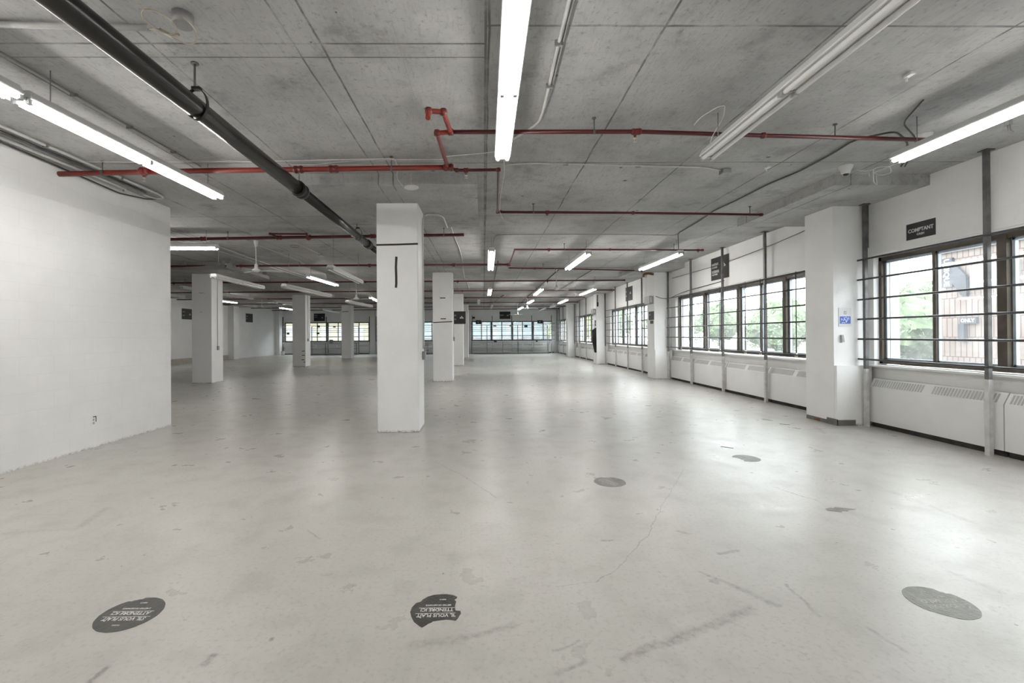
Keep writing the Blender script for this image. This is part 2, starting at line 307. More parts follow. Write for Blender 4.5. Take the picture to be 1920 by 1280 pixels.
# ------------------------------------------------------------------ mesh helpers
class MB:
    def __init__(s): s.v = []; s.f = []; s.sm = []; s.mi = []; s.cur = 0
    def face(s, idx, sm=False): s.f.append(idx); s.sm.append(sm); s.mi.append(s.cur)
    def box(s, x0, x1, y0, y1, z0, z1):
        b = len(s.v); s.v += [(x, y, z) for z in (z0, z1) for y in (y0, y1) for x in (x0, x1)]
        for q in ((0, 2, 3, 1), (4, 5, 7, 6), (0, 1, 5, 4), (2, 6, 7, 3), (0, 4, 6, 2), (1, 3, 7, 5)): s.face(tuple(b + i for i in q))
        return s
    def bevbox(s, x0, x1, y0, y1, z0, z1, r=.01):
        """box with chamfered vertical edges and chamfered top/bottom"""
        def ring(z, i):
            return [(x0+i+r, y0+i, z), (x1-i-r, y0+i, z), (x1-i, y0+i+r, z), (x1-i, y1-i-r, z), (x1-i-r, y1-i, z), (x0+i+r, y1-i, z), (x0+i, y1-i-r, z), (x0+i, y0+i+r, z)]
        return s.loft([ring(z0, r*.6), ring(z0+r*.6, 0), ring(z1-r*.6, 0), ring(z1, r*.6)])
    def loft(s, rings, closed=True, sm=False, caps=True):
        b = len(s.v); n = len(rings[0])
        for r in rings: s.v += [tuple(p) for p in r]
        for i in range(len(rings) - 1):
            for j in range(n if closed else n - 1):
                k = (j + 1) % n; s.face((b + i*n + j, b + i*n + k, b + (i+1)*n + k, b + (i+1)*n + j), sm)
        if caps and closed:
            s.face(tuple(b + j for j in reversed(range(n)))); s.face(tuple(b + (len(rings)-1)*n + j for j in range(n)))
        return s
    def tube(s, pts, r, n=10, bend=0):
        pts = [Vector(p) for p in pts]
        if bend and len(pts) > 2:
            out = [pts[0]]
            for a, c, d in zip(pts, pts[1:], pts[2:]):
                u = (a - c); v = (d - c); k = min(bend, u.length*.45, v.length*.45)
                p0 = c + u.normalized()*k; p1 = c + v.normalized()*k
                for i in range(5):
                    t = i/4; out.append(p0*(1-t)**2 + c*2*t*(1-t) + p1*t*t)
            out.append(pts[-1]); pts = out
        rings = []; up = None
        for i, p in enumerate(pts):
            d = (pts[min(i+1, len(pts)-1)] - pts[max(i-1, 0)]).normalized()
            if up is None: up = Vector((0, 0, 1)) if abs(d.z) < .9 else Vector((1, 0, 0))
            a = d.cross(up); a = a.normalized() if a.length > 1e-6 else Vector((1, 0, 0)); bb = a.cross(d).normalized(); up = bb
            rr = r[i] if isinstance(r, (list, tuple)) else r
            rings.append([p + (a*math.cos(2*PI*j/n) + bb*math.sin(2*PI*j/n))*rr for j in range(n)])
        return s.loft(rings, sm=True)
    def lathe(s, c, prof, n=20, axis='z', sm=True):
        c = Vector(c); rings = []
        for r, h in prof:
            rg = []
            for j in range(n):
                a = 2*PI*j/n; u, v = r*math.cos(a), r*math.sin(a)
                rg.append(c + (Vector((u, v, h)) if axis == 'z' else Vector((h, u, v)) if axis == 'x' else Vector((v, h, u))))
            rings.append(rg)
        return s.loft(rings, sm=sm)
    def poly(s, pts, nrm, th):
        """flat outline pts extruded by th along nrm"""
        n = Vector(nrm)*th; pts = [Vector(p) for p in pts]
        return s.loft([pts, [p + n for p in pts]])
    def build(s, name, mat, parent=None):
        me = bpy.data.meshes.new(name); me.from_pydata([tuple(v) for v in s.v], [], s.f)
        mats = mat if isinstance(mat, (list, tuple)) else [mat]
        for m_ in mats: me.materials.append(m_)
        me.polygons.foreach_set('use_smooth', s.sm); me.polygons.foreach_set('material_index', s.mi)
        me.update()
        import bmesh
        bm = bmesh.new(); bm.from_mesh(me); bmesh.ops.recalc_face_normals(bm, faces=bm.faces); bm.to_mesh(me); bm.free()
        o = bpy.data.objects.new(name, me); COL.objects.link(o)
        if parent is not None: o.parent = parent
        return o

def thing(name, label, cat, loc=(0, 0, 0), rz=0, group=None):
    o = bpy.data.objects.new(name, None); COL.objects.link(o); o.empty_display_size = .1
    o.location = loc; o.rotation_euler = (0, 0, rz); o['label'] = label; o['category'] = cat
    if group: o['group'] = group
    return o
def tag(o, label, cat, group=None):
    o['label'] = label; o['category'] = cat
    if group: o['group'] = group
    return o
def struct(o): o['kind'] = 'structure'; return o
def copy_tree(o, parent=None):
    c = o.copy(); COL.objects.link(c); c.parent = parent
    for ch in list(o.children): copy_tree(ch, c)
    return c

def rebase(o, loc):
    """put the object's origin at its base without moving its mesh"""
    v = Vector(loc); o.data.transform(Matrix.Translation(-v)); o.location = v; return o

def frame_matrix(org, xd, yd):
    x = Vector(xd).normalized(); y = Vector(yd).normalized(); z = x.cross(y)
    return Matrix(((x.x, y.x, z.x, org[0]), (x.y, y.y, z.y, org[1]), (x.z, y.z, z.z, org[2]), (0, 0, 0, 1)))

def text_meshes(lines, mtx, mat, parent, name='lettering', world_parent=None):
    """lines: (string, size, x, y, align, squeeze) in the sign's own plane; joined into one mesh"""
    vs, fs = [], []
    for (s, size, x, y, align, sq) in lines:
        if s.startswith('#'):        # lettering too blurred to read: a row of short strokes
            n_ = int(s[1:]); hgt = size*.62; wd = hgt*.62; rr_ = random.Random(n_*7 + int(size*9999)); x0 = x - (n_*wd*sq/2 if align == 'CENTER' else 0)
            for i_ in range(n_):
                a_ = x0 + i_*wd*sq; b_ = a_ + wd*.72*sq; k_ = rr_.choice((0, 1, 2))
                rects = [(a_, a_ + (b_ - a_)*.38, y, y + hgt)]
                if k_ != 1: rects.append((a_, b_, y + hgt*.78, y + hgt))
                if k_ != 2: rects.append((a_, b_, y, y + hgt*.22))
                if k_ == 2: rects.append((b_ - (b_ - a_)*.3, b_, y, y + hgt))
                for (xa, xb, ya, yb) in rects:
                    b4 = len(vs)
                    for zz in (0, .0012):
                        for (px_, py_) in ((xa, ya), (xb, ya), (xb, yb), (xa, yb)): vs.append(mtx @ Vector((px_, py_, zz)))
                    for q_ in ((0, 1, 2, 3), (4, 5, 6, 7), (0, 1, 5, 4), (1, 2, 6, 5), (2, 3, 7, 6), (3, 0, 4, 7)): fs.append(tuple(b4 + i for i in q_))
            continue
        cu = bpy.data.curves.new('txt', 'FONT'); cu.body = s; cu.size = size; cu.align_x = align; cu.extrude = .0012; cu.resolution_u = 2
        cu.offset = size * .022
        o = bpy.data.objects.new('txt', cu); COL.objects.link(o)
        dg = bpy.context.evaluated_depsgraph_get(); me = bpy.data.meshes.new_from_object(o.evaluated_get(dg))
        b = len(vs)
        for v in me.vertices: vs.append(mtx @ Vector((v.co.x*sq + x, v.co.y + y, v.co.z)))
        for p in me.polygons: fs.append(tuple(b + i for i in p.vertices))
        bpy.data.objects.remove(o); bpy.data.curves.remove(cu); bpy.data.meshes.remove(me)
    me = bpy.data.meshes.new(name); me.from_pydata([tuple(v) for v in vs], [], fs); me.materials.append(mat)
    o = bpy.data.objects.new(name, me); COL.objects.link(o); o.parent = parent
    return o

H, HD = 3.47, 3.33          # slab underside, drop panel underside
CW = .604; CY0 = 6.68; STEP = 7.33
RX, RY0 = 5.33, 6.87        # right-hand columns
YEND = 36.0; YBACK = -6.6
BAYS = [(-6.3, -.62), (.25, 6.815), (7.62, 13.9), (14.95, 21.1), (22.28, 28.46), (29.6, 35.3)]   # window openings along the right wall
ZS, ZT = .94, 2.52

# ------------------------------------------------------------------ room shell
b = MB().box(-16.6, 6.4, YBACK - .2, YEND + .4, -.2, 0); struct(b.build('floor', M['floor']))
b = MB().box(-16.6, 6.4, YBACK - .2, YEND + .4, H, H + .25)
for cx in (-1.242, -8.54, -15.9):
    for k in range(0, 4):
        if cx == -15.9 and k < 2: continue
        b.box(cx - 1.17, min(cx + 1.17, 6.2), 5.86 + STEP*k, 8.18 + STEP*k, HD, H + .01)
for k in range(0, 5):
    y0 = 5.93 + STEP*k; b.box(4.60, 6.3, y0, min(y0 + 2.3, YEND + .1), HD, H + .01)
struct(b.build('ceiling', M['ceiling']))
b = MB().box(-5.25, -4.99, YBACK, 7.38, 0, H).box(-16.4, -5.25, 7.18, 7.38, 0, H); struct(b.build('wall_left', M['block']))
b = MB().box(-16.4, -15.85, 7.38, 28.7, 0, H).box(-16.4, -15.95, 28.7, YEND + .3, 0, H).box(-16.2, -15.5, 28.66, 29.27, 0, H).box(-16.2, -15.62, 35.3, YEND + .1, 0, H)
struct(b.build('wall_left_far', M['wall']))
b = MB().box(-15.85, -15.82, 7.4, 28.64, 0, .29)
struct(b.build('baseboard_left', M['tan']))
b = MB().box(-5.25, 6.3, YBACK - .2, YBACK, 0, H); struct(b.build('wall_front', M['block']))
# right wall: sill wall, piers and the band above the windows
b = MB().box(5.92, 6.25, YBACK, YEND + .3, 0, ZS - .03)
b.box(5.86, 6.25, YBACK, YEND + .3, ZT + .02, H + .01)
prev = YBACK
for y0, y1 in BAYS + [(YEND + .3, YEND + .3)]:
    b.box(5.86, 6.25, prev, y0, ZS - .03, ZT + .02); prev = y1
struct(b.build('wall_right', M['wall']))
# the boards over the windows and the ledges under them
n = 1
for y0, y1 in BAYS[1:]:
    b = MB().box(5.835, 5.87, y0 - .05, min(y1 + .12, YEND), ZT + .045, 2.66); struct(b.build('trim_%d' % n, M['wall'])); n += 1
    b = MB().box(5.80, 6.12, y0 - .15, y1 + .05, ZS - .05, ZS - .02); struct(b.build('trim_%d' % n, M['heater'])); n += 1
EW = [(-15.53, -8.93), (-8.30, -1.6), (-.94, 5.52)]
b = MB().box(-16.4, 6.3, YEND, YEND + .3, 0, .95).box(-16.4, 6.3, YEND, YEND + .3, 2.50, H + .01)
prev = -16.4
for x0, x1 in EW + [(6.3, 6.3)]:
    b.box(prev, x0, YEND, YEND + .3, .95, 2.5); prev = x1
b.box(-8.86, -8.37, YEND - .15, YEND + .1, 0, H).box(-1.53, -1.01, YEND - .15, YEND + .1, 0, H)
struct(b.build('wall_back', M['wall']))

# ------------------------------------------------------------------ windows
def sash_window(idx, a0, a1, z0, z1, plane, axis, unit=1.645, from_end=True, frame_mat='bronze', bright='alu'):
    """a0..a1 along the wall, plane = depth of the frame"""
    def bx(b, u0, u1, d0, d1, zz0, zz1):
        if axis == 'y': b.box(plane + d0, plane + d1, u0, u1, zz0, zz1)
        else: b.box(u0, u1, plane + d0, plane + d1, zz0, zz1)
    f = MB()
    bx(f, a0, a1, 0, .13, z1 - .055, z1); bx(f, a0, a1, 0, .13, z0, z0 + .055)
    bx(f, a0, a0 + .05, 0, .13, z0, z1); bx(f, a1 - .05, a1, 0, .13, z0, z1)
    fr = struct(f.build('window_%d' % idx, M[frame_mat]))
    # dark mullions every unit
    marks = []
    p = a1
    while p - unit > a0 + .3: p -= unit; marks.append(p)
    for mk_ in marks:
        g = MB(); bx(g, mk_ - .05, mk_ + .05, -.015, .12, z0 + .02, z1 - .02); g.build('mullion', M[frame_mat], fr)
    edges = [a1] + marks + [a0]
    for e1, e0 in zip(edges, edges[1:]):
        if e1 - e0 < .4: continue
        mid = (e0 + e1) / 2
        g = MB(); bx(g, mid - .022, mid + .022, .02, .09, z0 + .03, z1 - .03); g.build('meeting_stile', M[frame_mat], fr)
        g = MB()
        for (s0, s1) in ((e0 + .05, mid), (mid, e1 - .05)):
            bx(g, s0 + .005, s0 + .035, .045, .085, z0 + .05, z1 - .05); bx(g, s1 - .035, s1 - .005, .045, .085, z0 + .05, z1 - .05)
            bx(g, s0, s1, .045, .085, z1 - .085, z1 - .05); bx(g, s0, s1, .045, .085, z0 + .05, z0 + .085)
        g.build('sash', M[bright], fr)
        g = MB(); bx(g, e0 + .05, e1 - .05, .062, .067, z0 + .05, z1 - .05); g.build('pane', M['glass'], fr)
    return fr
for i, (y0, y1) in enumerate(BAYS):
    sash_window(i + 1, y0, y1, ZS, ZT, 5.94, 'y', from_end=True)
for i, (x0, x1) in enumerate(EW):
    sash_window(7 + i, x0, x1, .95, 2.5, YEND + .02, 'x', unit=1.63, frame_mat='olive' if i == 0 else 'bronze')

# ------------------------------------------------------------------ columns
def column(x0, y0, label, extra=None, ztop=HD):
    t = thing('concrete_column', label, 'column', (x0 + CW/2, y0 + CW/2, 0), group='square columns in the open floor')
    MB().bevbox(-CW/2, CW/2, -CW/2, CW/2, 0, ztop + .005, .012).build('shaft', M['column'], t)
    return t
names = {
 (0, 0): 'white square column nearest the camera, with a black vertical tape strip',
 (0, 1): 'white square column directly behind the nearest one, two short black dashes on it',
 (0, 2): 'white square column with a black hanging sign against its front',
 (0, 3): 'thin looking white square column farthest back in the central row',
 (1, 1): 'white square column just past the end of the left block wall',
 (1, 2): 'white square column in the left row with three black marks low on its face',
 (1, 3): 'farthest white square column of the left row, one black mark near its top'}
cols = {}
for (r, k), lab in names.items():
    x0 = (-1.548, -8.843)[r]; cols[(r, k)] = column(x0, CY0 + STEP*k, lab)
def strip(t, pts, w_, name, mat, dy):
    """tape on the front face: pts in world x,z"""
    c = t.location; g = MB()
    rows = []
    for i, (x, z) in enumerate(pts):
        a = pts[max(0, i-1)]; d = pts[min(len(pts)-1, i+1)]; L = math.hypot(d[0]-a[0], d[1]-a[1]); nx, nz = -(d[1]-a[1])/L*w_/2, (d[0]-a[0])/L*w_/2
        rows.append([(x - nx - c.x, dy, z - nz), (x + nx - c.x, dy, z + nz), (x + nx - c.x, dy - .002, z + nz), (x - nx - c.x, dy - .002, z - nz)])
    g.loft(rows); return g.build(name, mat, t)
d0 = -CW/2 - .0005
strip(cols[(0, 0)], [(-1.548, 2.722), (-1.25, 2.728), (-.944, 2.737)], .026, 'tape_line', M['tape'], d0)
strip(cols[(0, 0)], [(-1.258, 2.552), (-1.266, 2.40), (-1.262, 2.25), (-1.262, 2.16), (-1.268, 2.10)], .034, 'tape_strip', M['tape'], d0)
strip(cols[(0, 1)], [(-1.54, 1.80), (-.95, 1.825)], .028, 'tape_line', M['tape'], d0)
strip(cols[(0, 1)], [(-1.32, 2.547), (-1.155, 2.547)], .028, 'tape_strip', M['tape'], d0)
strip(cols[(0, 1)], [(-1.305, 1.913), (-1.14, 1.913)], .028, 'tape_strip', M['tape'], d0)
for x0, x1, z in ((-8.41, -8.28, .72), (-8.41, -8.28, .53), (-8.43, -8.29, .32), (-8.34, -8.26, .21)):
    strip(cols[(1, 2)], [(x0, z), (x1, z + .01)], .03, 'tape_mark', M['tape'], d0)
strip(cols[(1, 3)], [(-8.79, 2.93), (-8.42, 2.945)], .035, 'tape_mark', M['tape'], d0)
strip(cols[(1, 1)], [(-8.62, 2.74), (-8.46, 2.74)], .010, 'tape_mark', M['tape'], d0)
strip(cols[(1, 1)], [(-8.60, 2.16), (-8.53, 2.16)], .008, 'tape_mark', M['tape'], d0)
# power drops strapped to the side of the columns
def power_drop(x, y, z0, z1, label, boxw=.07):
    t = thing('power_drop', label, 'conduit', (x, y, z0))
    MB().tube([(0, 0, .1), (0, 0, z1 - z0)], .011, 8).build('conduit', M['white'], t)
    MB().bevbox(-.012, .035, -boxw/2, boxw/2, -.02, .105, .006).build('outlet_box', M['box'], t)
    return t
power_drop(-8.225, 14.3, 1.02, HD, 'white conduit with an outlet box down the side of the column past the block wall')
power_drop(-8.225, 21.6, 1.2, HD, 'thin conduit and outlet down the side of the column with three black marks')
power_drop(-.928, 14.3, 1.25, HD, 'thin conduit and outlet down the side of the second central column')

# columns that stand against the window wall
rnames = ['large white wall column nearest the camera beside the first window', 'white wall column with a grey electrical box high on its side',
          'white wall column with black cloth hung on its side', 'fourth white wall column along the window wall, far down the room', 'white wall column in the far right corner']
rcols = []
for k in range(5):
    y0 = RY0 + STEP*k
    t = thing('wall_column', rnames[k], 'column', (5.6, y0 + .3, 0), group='columns along the window wall')
    oy = y0 + .3; ye = min(y0 + .655, YEND - .01)
    MB().box(RX - 5.6, .27, y0 + .05 - oy, ye - oy, .0, HD + .005).build('shaft', M['column'], t)
    MB().box(RX + .004 - 5.6, .27, y0 - oy, y0 + .06 - oy, 0, .905).build('lower_casing', M['column'], t)
    if k == 0:
        g = MB(); g.box(RX - .006 - 5.6, RX + .28 - 5.6, y0 - .008 - oy, y0 + .02 - oy, 0, .085); g.box(RX - .007 - 5.6, RX + .01 - 5.6, y0 - .008 - oy, y0 + .20 - oy, 0, .095); g.box(RX - .005 - 5.6, RX + .01 - 5.6, y0 + .20 - oy, y0 + .65 - oy, 0, .06)
        g.build('base_molding', M['darkbase'], t)
        MB().box(RX - .007 - 5.6, RX - 5.6 + .01, y0 + .34 - oy, y0 + .48 - oy, .008, .05).build('rust_patch', M['rust'], t)
    if k == 2:
        MB().box(RX - .01 - 5.6 + .1, .25, y0 - .02 - oy, y0 + .02 - oy, .02, .2).build('base_board', M['column'], t)
    rcols.append(t)

# ------------------------------------------------------------------ security grilles
def post_into(parent, x, y, axis, ztop=H, split=.86, w_=.045, dark='steel'):
    g = MB().box(x - w_/2, x + w_/2, y - w_/2, y + w_/2, split, ztop); o = g.build('post', M[dark], parent)
    g = MB().box(x - w_/2 - .003, x + w_/2 + .003, y - w_/2 - .003, y + w_/2 + .003, 0, split).build('painted_sleeve', M['postpaint'], o)
    if ztop > 3.2: MB().box(x - .05, x + .05, y - .05, y + .05, ztop - .012, ztop - .001).build('ceiling_plate', M['steel'], o)
gl = [('black barred security grille over the nearest window, behind the lit tubes', 1), ('security grille with vertical rods over the second window, past the nearest wall column', 2),
      ('security grille over the third window, beside the grey electrical box', 3), ('security grille over the fourth window behind the black cloth', 4), ('security grille over the last window by the far corner', 5)]
PX = 5.735
posts = {1: [0.13, 1.80, 3.475, 5.147, 6.815], 2: [7.74, 9.26, 10.92, 12.6, 14.17], 3: [15.0, 16.53, 18.18, 19.86, 21.53], 4: [22.3, 23.8, 25.56, 27.26, 28.84], 5: [29.7, 31.25, 32.97, 34.56, 35.7]}
for lab, i in gl:
    y0, y1 = BAYS[i]
    t = thing('security_grille', lab, 'grille', (0, 0, 0), group='security grilles over the right wall windows')
    for y in posts[i]:
        corner = abs((y - RY0) % STEP) > STEP - 1.0 or (y - RY0) % STEP < .9
        post_into(t, PX, y, 'y', HD if any(abs(y - (5.93 + STEP*k + 1.15)) < 1.15 for k in range(-1, 5)) else H)
    ystart, yend_ = y0 - .15, y1 + (.16 if i == 1 else .32 if i < 5 else .35)
    for z in (2.5, 2.2, 1.9, 1.605, 1.305, 1.003):
        MB().tube([(PX - .028, ystart, z), (PX - .028, yend_, z)], .0135, 8).build('horizontal_bar', M['bar'], t)
    if i >= 2:
        rod = y1 - .06
        ys = []
        u = y1
        while u > y0 + .2:
            for o_ in (.55, 1.1): ys.append(u - o_)
            u -= 1.645
        for y in ys:
            if y < y0 + .1 or min(abs(y - p) for p in posts[i]) < .12: continue
            MB().tube([(PX + .05, y, ZS + .03), (PX + .05, y, ZT + .02)], .009, 6).build('vertical_rod', M['bar'], t)
            if i == 2: MB().lathe((PX + .045, y, ZS + .03), [(.006, -.02), (.028, -.01), (.028, .03), (.01, .06)], 8).build('yellow_bracket', M['brass'], t)
    t['label'] = lab
ge = ['security grille of bars over the back windows at the left end', 'security grille of bars over the middle back window behind the columns', 'security grille of bars over the right hand back windows above the shelving']
for i, (x0, x1) in enumerate(EW):
    t = thing('security_grille', ge[i], 'grille', (0, 0, 0), group='security grilles over the back wall windows')
    xs = [x0 - .05 + (x1 - x0 + .1)*j/4 for j in range(5)]
    if i == 2: xs = [-.85, .68, 2.22, 3.78, 5.33]
    for x in xs: post_into(t, x, YEND - .165, 'x', 2.93, .95, .05)
    for z in (2.28, 2.0, 1.86, 1.72, 1.37, 1.05):
        MB().tube([(x0 - .06, YEND - .20, z), (x1 + .06, YEND - .20, z)], .017, 6).build('horizontal_bar', M['bar'], t)

# ------------------------------------------------------------------ heater cabinets
def heater(L, nslot=2):
    """cabinet along +y, front faces -x, origin at its base at the wall side"""
    t = bpy.data.objects.new('heater_cabinet', None); COL.objects.link(t)
    prof = [(-.125, .07), (-.125, .585), (-.055, .715), (-.003, .715), (-.003, .07)]
    MB().loft([[(x, .006, z) for x, z in prof], [(x, L - .006, z) for x, z in prof]]).build('cabinet', M['heater'], t)
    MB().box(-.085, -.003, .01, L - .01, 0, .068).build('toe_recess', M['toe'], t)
    d = Vector((.07, 0, .13)).normalized(); nrm = Vector((-.13, 0, .07)).normalized()
    seglen = L / nslot
    for s_ in range(nslot):
        g = MB(); a, e = s_*seglen + .07, (s_ + 1)*seglen - .035; cnt = 20; st = (e - a)/cnt
        for k in range(cnt):
            y0 = a + k*st; p0 = Vector((-.125, y0, .585)) + d*.018 + nrm*.001; p1 = Vector((-.125, y0, .585)) + d*.128 + nrm*.001
            q = [p0, p0 + Vector((0, st*.62, 0)), p1 + Vector((0, st*.62, 0)), p1]
            g.poly(q, nrm, .0012)
        g.build('louvre', M['slot'], t)
    return t
first = None
ordw = ['nearest', 'second', 'third', 'fourth', 'last']
posw = ['under its near end', 'second along from its near end', 'third along from its near end', 'under its far end']
for i in range(1, 6):
    ps = posts[i]
    ps = [max(ps[0], BAYS[i][0] - .1) if i > 1 else ps[0]] + ps[1:]
    for j in range(4):
        if i == 1 and j < 2: continue
        y0, y1 = ps[j], ps[j+1]
        if i == 1 and j == 3: y1 = 6.84; y0 = 5.05
        if i == 1 and j == 2: y1 = 5.05
        L = y1 - y0
        if first is None: t = heater(1.6); first = t; base_L = 1.6
        else: t = copy_tree(first)
        t.location = (5.922, y0, 0); t.scale = (1, L/1.6, 1)
        t['label'] = 'white heater cabinet below the %s right wall window, %s' % (ordw[i-1], posw[j]); t['category'] = 'heater'; t['group'] = 'heater cabinets along the right wall'
for i, (x0, x1) in enumerate(EW):
    for j in range(4):
        L = (x1 - x0)/4
        t = copy_tree(first); t.location = (x0 + (j)*L, YEND - .001, 0); t.rotation_euler = (0, 0, -PI/2); t.scale = (1, L/1.6, 1)
        # rotated so the front faces the room
        t.rotation_euler = (0, 0, PI/2); t.location = (x0 + (j + 1)*L, YEND - .001, 0)
        t['label'] = 'heater cabinet on the back wall below the %s windows, %s from the left' % (('left hand', 'middle', 'right hand')[i], ('first', 'second', 'third', 'fourth')[j]); t['category'] = 'heater'; t['group'] = 'heater cabinets along the back wall'

# ------------------------------------------------------------------ fluorescent fixtures
def fixture(lit):
    """2.44 m strip fixture along +y, centred, origin at the tubes' mid height"""
    t = bpy.data.objects.new('fluorescent_fixture', None); COL.objects.link(t)
    L = 2.44
    prof = [(-.072, .020), (-.018, .020), (-.014, .012), (.014, .012), (.018, .020), (.072, .020), (.078, .028), (.050, .085), (-.050, .085), (-.078, .028)]
    MB().loft([[(x, -L/2, z) for x, z in prof], [(x, L/2, z) for x, z in prof]]).build('housing', M['fixture'], t)
    for s_ in (-1, 1):
        for sx in (-.046, .046):
            y0, y1 = (.032, 1.20) if s_ > 0 else (-1.20, -.032)
            MB().tube([(sx, y0, 0), (sx, y0 + .02, 0), (sx, y1 - .02, 0), (sx, y1, 0)], .0185, 12).build('tube', M['tube'] if lit else M['deadtube'], t)
    for y in (-1.212, 0, 1.212):
        g = MB()
        for sx in (-.046, .046): g.box(sx - .014, sx + .014, y - .018, y + .018, -.018, .03)
        g.box(-.045, .045, y - .022, y + .022, .006, .026)
        g.build('lamp_holder', M['socket'], t)
    return t
def chains(t, drop, mat='gconduit'):
    for y in (-1.0, 1.0):
        MB().tube([(0, y, .08), (0, y, drop)], .004, 5).build('hanger', M[mat], t)
protos = {}
def place_fix(p0, p1, lit, label, z=3.12, z1=None, group='fluorescent strip lights'):
    key = lit
    if key not in protos: t = fixture(lit); protos[key] = t
    else: t = copy_tree(protos[key])
    for ch in list(t.children):
        if ch.name.startswith('hanger'): bpy.data.objects.remove(ch)
    p0 = Vector(p0); p1 = Vector(p1); d = p1 - p0
    t.location = ((p0.x + p1.x)/2, (p0.y + p1.y)/2, z); t.rotation_euler = (0, 0, -math.atan2(d.x, d.y)); t.scale = (1, d.length/2.44, 1)
    chains(t, H - z - .001)
    t['label'] = label; t['category'] = 'light'; t['group'] = group
    return t
LF = [
 ((.185, 2.04), (.197, 4.49), 1, 'lit strip light hanging end on at the top centre, nearest the camera'),
 ((-3.345, 3.37), (-3.27, 5.72), 1, 'lit strip light above the left block wall, its near end out beyond the black pipe'),
 ((-3.36, .90), (-3.345, 3.31), 1, 'lit strip light cut by the left edge of the picture'),
 ((2.20, 2.05), (2.21, 4.48), 0, 'large unlit white strip light at the upper right'),
 ((4.19, 2.12), (4.165, 4.56), 1, 'lit strip light at the right edge of the picture near the window wall'),
 ((-7.45, 8.9), (-5.16, 8.97), 1, 'lit strip light turned crossways just past the end of the block wall'),
 ((.181, 9.39), (.203, 12.1), 1, 'lit strip light in the centre aisle, second from the camera'),
 ((.27, 17.3), (.255, 19.7), 1, 'small lit strip light in the centre aisle, third from the camera'),
 ((2.255, 9.75), (2.225, 12.06), 1, 'lit strip light right of the centre aisle, left of the one near the window wall'),
 ((2.225, 17.2), (2.23, 19.75), 1, 'small lit strip light right of the aisle, just beyond the long rod fan'),
 ((2.49, 22.8), (2.45, 25.1), 1, 'small lit strip light right of the aisle between the two far ceiling fans'),
 ((2.44, 28.4), (2.40, 31.0), 1, 'tiniest lit strip light right of the centre aisle near the back wall'),
 ((4.26, 9.8), (4.23, 12.22), 1, 'lit strip light close to the window wall above the third window'),
 ((4.25, 17.34), (4.24, 19.88), 1, 'lit strip light near the window wall above the fourth window'),
 ((4.155, 22.6), (4.17, 25.2), 1, 'small lit strip light near the window wall above the last windows'),
 ((4.27, 26.6), (4.27, 29.18), 0, 'small unlit strip light near the window wall at the far end'),
 ((4.09, 30.3), (4.01, 33.4), 0, 'farthest unlit strip light by the right end of the back wall'),
 ((-5.06, 13.3), (-4.96, 15.6), 1, 'lit strip light in the left half, just left of the unlit white one'),
 ((-10.52, 16.1), (-10.45, 18.1), 0, 'unlit strip light half hidden behind the column past the block wall, its left side'),
 ((-10.8, 18.6), (-10.5, 21.0), 0, 'unlit strip light showing right of the column past the block wall, over the lit one'),
 ((-12.55, 21.0), (-12.52, 23.4), 1, 'lit strip light over the left wall just right of the first left row column'),
 ((-12.13, 27.5), (-12.3, 29.9), 1, 'lit strip light left of the column with three black marks'),
 ((-5.07, 20.6), (-5.23, 23.0), 1, 'lit strip light just left of the nearest column, partly behind it'),
 ((-10.3, 22.8), (-10.31, 25.3), 0, 'unlit strip light above the lit one beside the column with three black marks'),
 ((-10.4, 30.0), (-10.6, 33.8), 0, 'unlit strip light over the sign on the back wall at the left'),
 ((-.22, 23.2), (-.27, 26.0), 0, 'unlit strip light end on, beside the farthest central column'),
 ((.53, 27.2), (.515, 30.0), 0, 'unlit strip light end on in the centre aisle near the back wall')]
for p0, p1, lit, lab in LF: place_fix(p0, p1, bool(lit), lab)
LOW = [((-5.96, 10.2), (-6.05, 12.64), 'unlit strip light hung low on chains before the first left row column', 2.72),
       ((-3.0, 9.03), (-3.06, 11.5), 'unlit white strip light on long wires over the small ceiling fan', 2.72),
       ((-4.82, 11.15), (-4.66, 14.0), 'unlit strip light hung low in front of the column with three black marks', 2.60),
       ((-4.82, 16.3), (-4.62, 19.0), 'unlit strip light hung low over the farthest left row column', 2.60)]
for p0, p1, lab, z in LOW: place_fix(p0, p1, False, lab, z)
# two dusty grey fixtures tight to the ceiling behind the big ceiling fan
for lab, p0, p1 in (('short grey fixture turned crossways against the ceiling left of the big fan', (-8.23, 12.62), (-7.0, 12.58)), ('grey fixture close to the ceiling behind the big fan blades', (-6.76, 12.3), (-6.93, 14.77))):
    p0 = Vector(p0); p1 = Vector(p1); d = p1 - p0
    t = thing('ceiling_fixture', lab, 'light', ((p0.x+p1.x)/2, (p0.y+p1.y)/2, 3.24), -math.atan2(d.x, d.y), 'grey ceiling fixtures')
    L = d.length/2
    MB().loft([[(x, s*L, z) for x, z in ((-.09, 0), (.09, 0), (.06, .11), (-.06, .11))] for s in (-1, 1)]).build('housing', M['greyfix'], t)
    for yy in (-.9*L, .9*L - .03): MB().box(-.06, .06, yy, yy + .03, .11, H - 3.24 - .001).build('bracket', M['greyfix'], t)
# unseen strip lights added behind the camera, along the same rows, to light the foreground
for k, (x, y) in enumerate(((.19, -4.2), (4.2, -4.2), (-3.3, -2.9), (2.2, -4.2))):
    place_fix((x, y - 1.22), (x, y + 1.22), True, 'unseen lit strip light added behind the viewpoint in line with the %s row' % ('centre', 'window side', 'left', 'right aisle')[k])

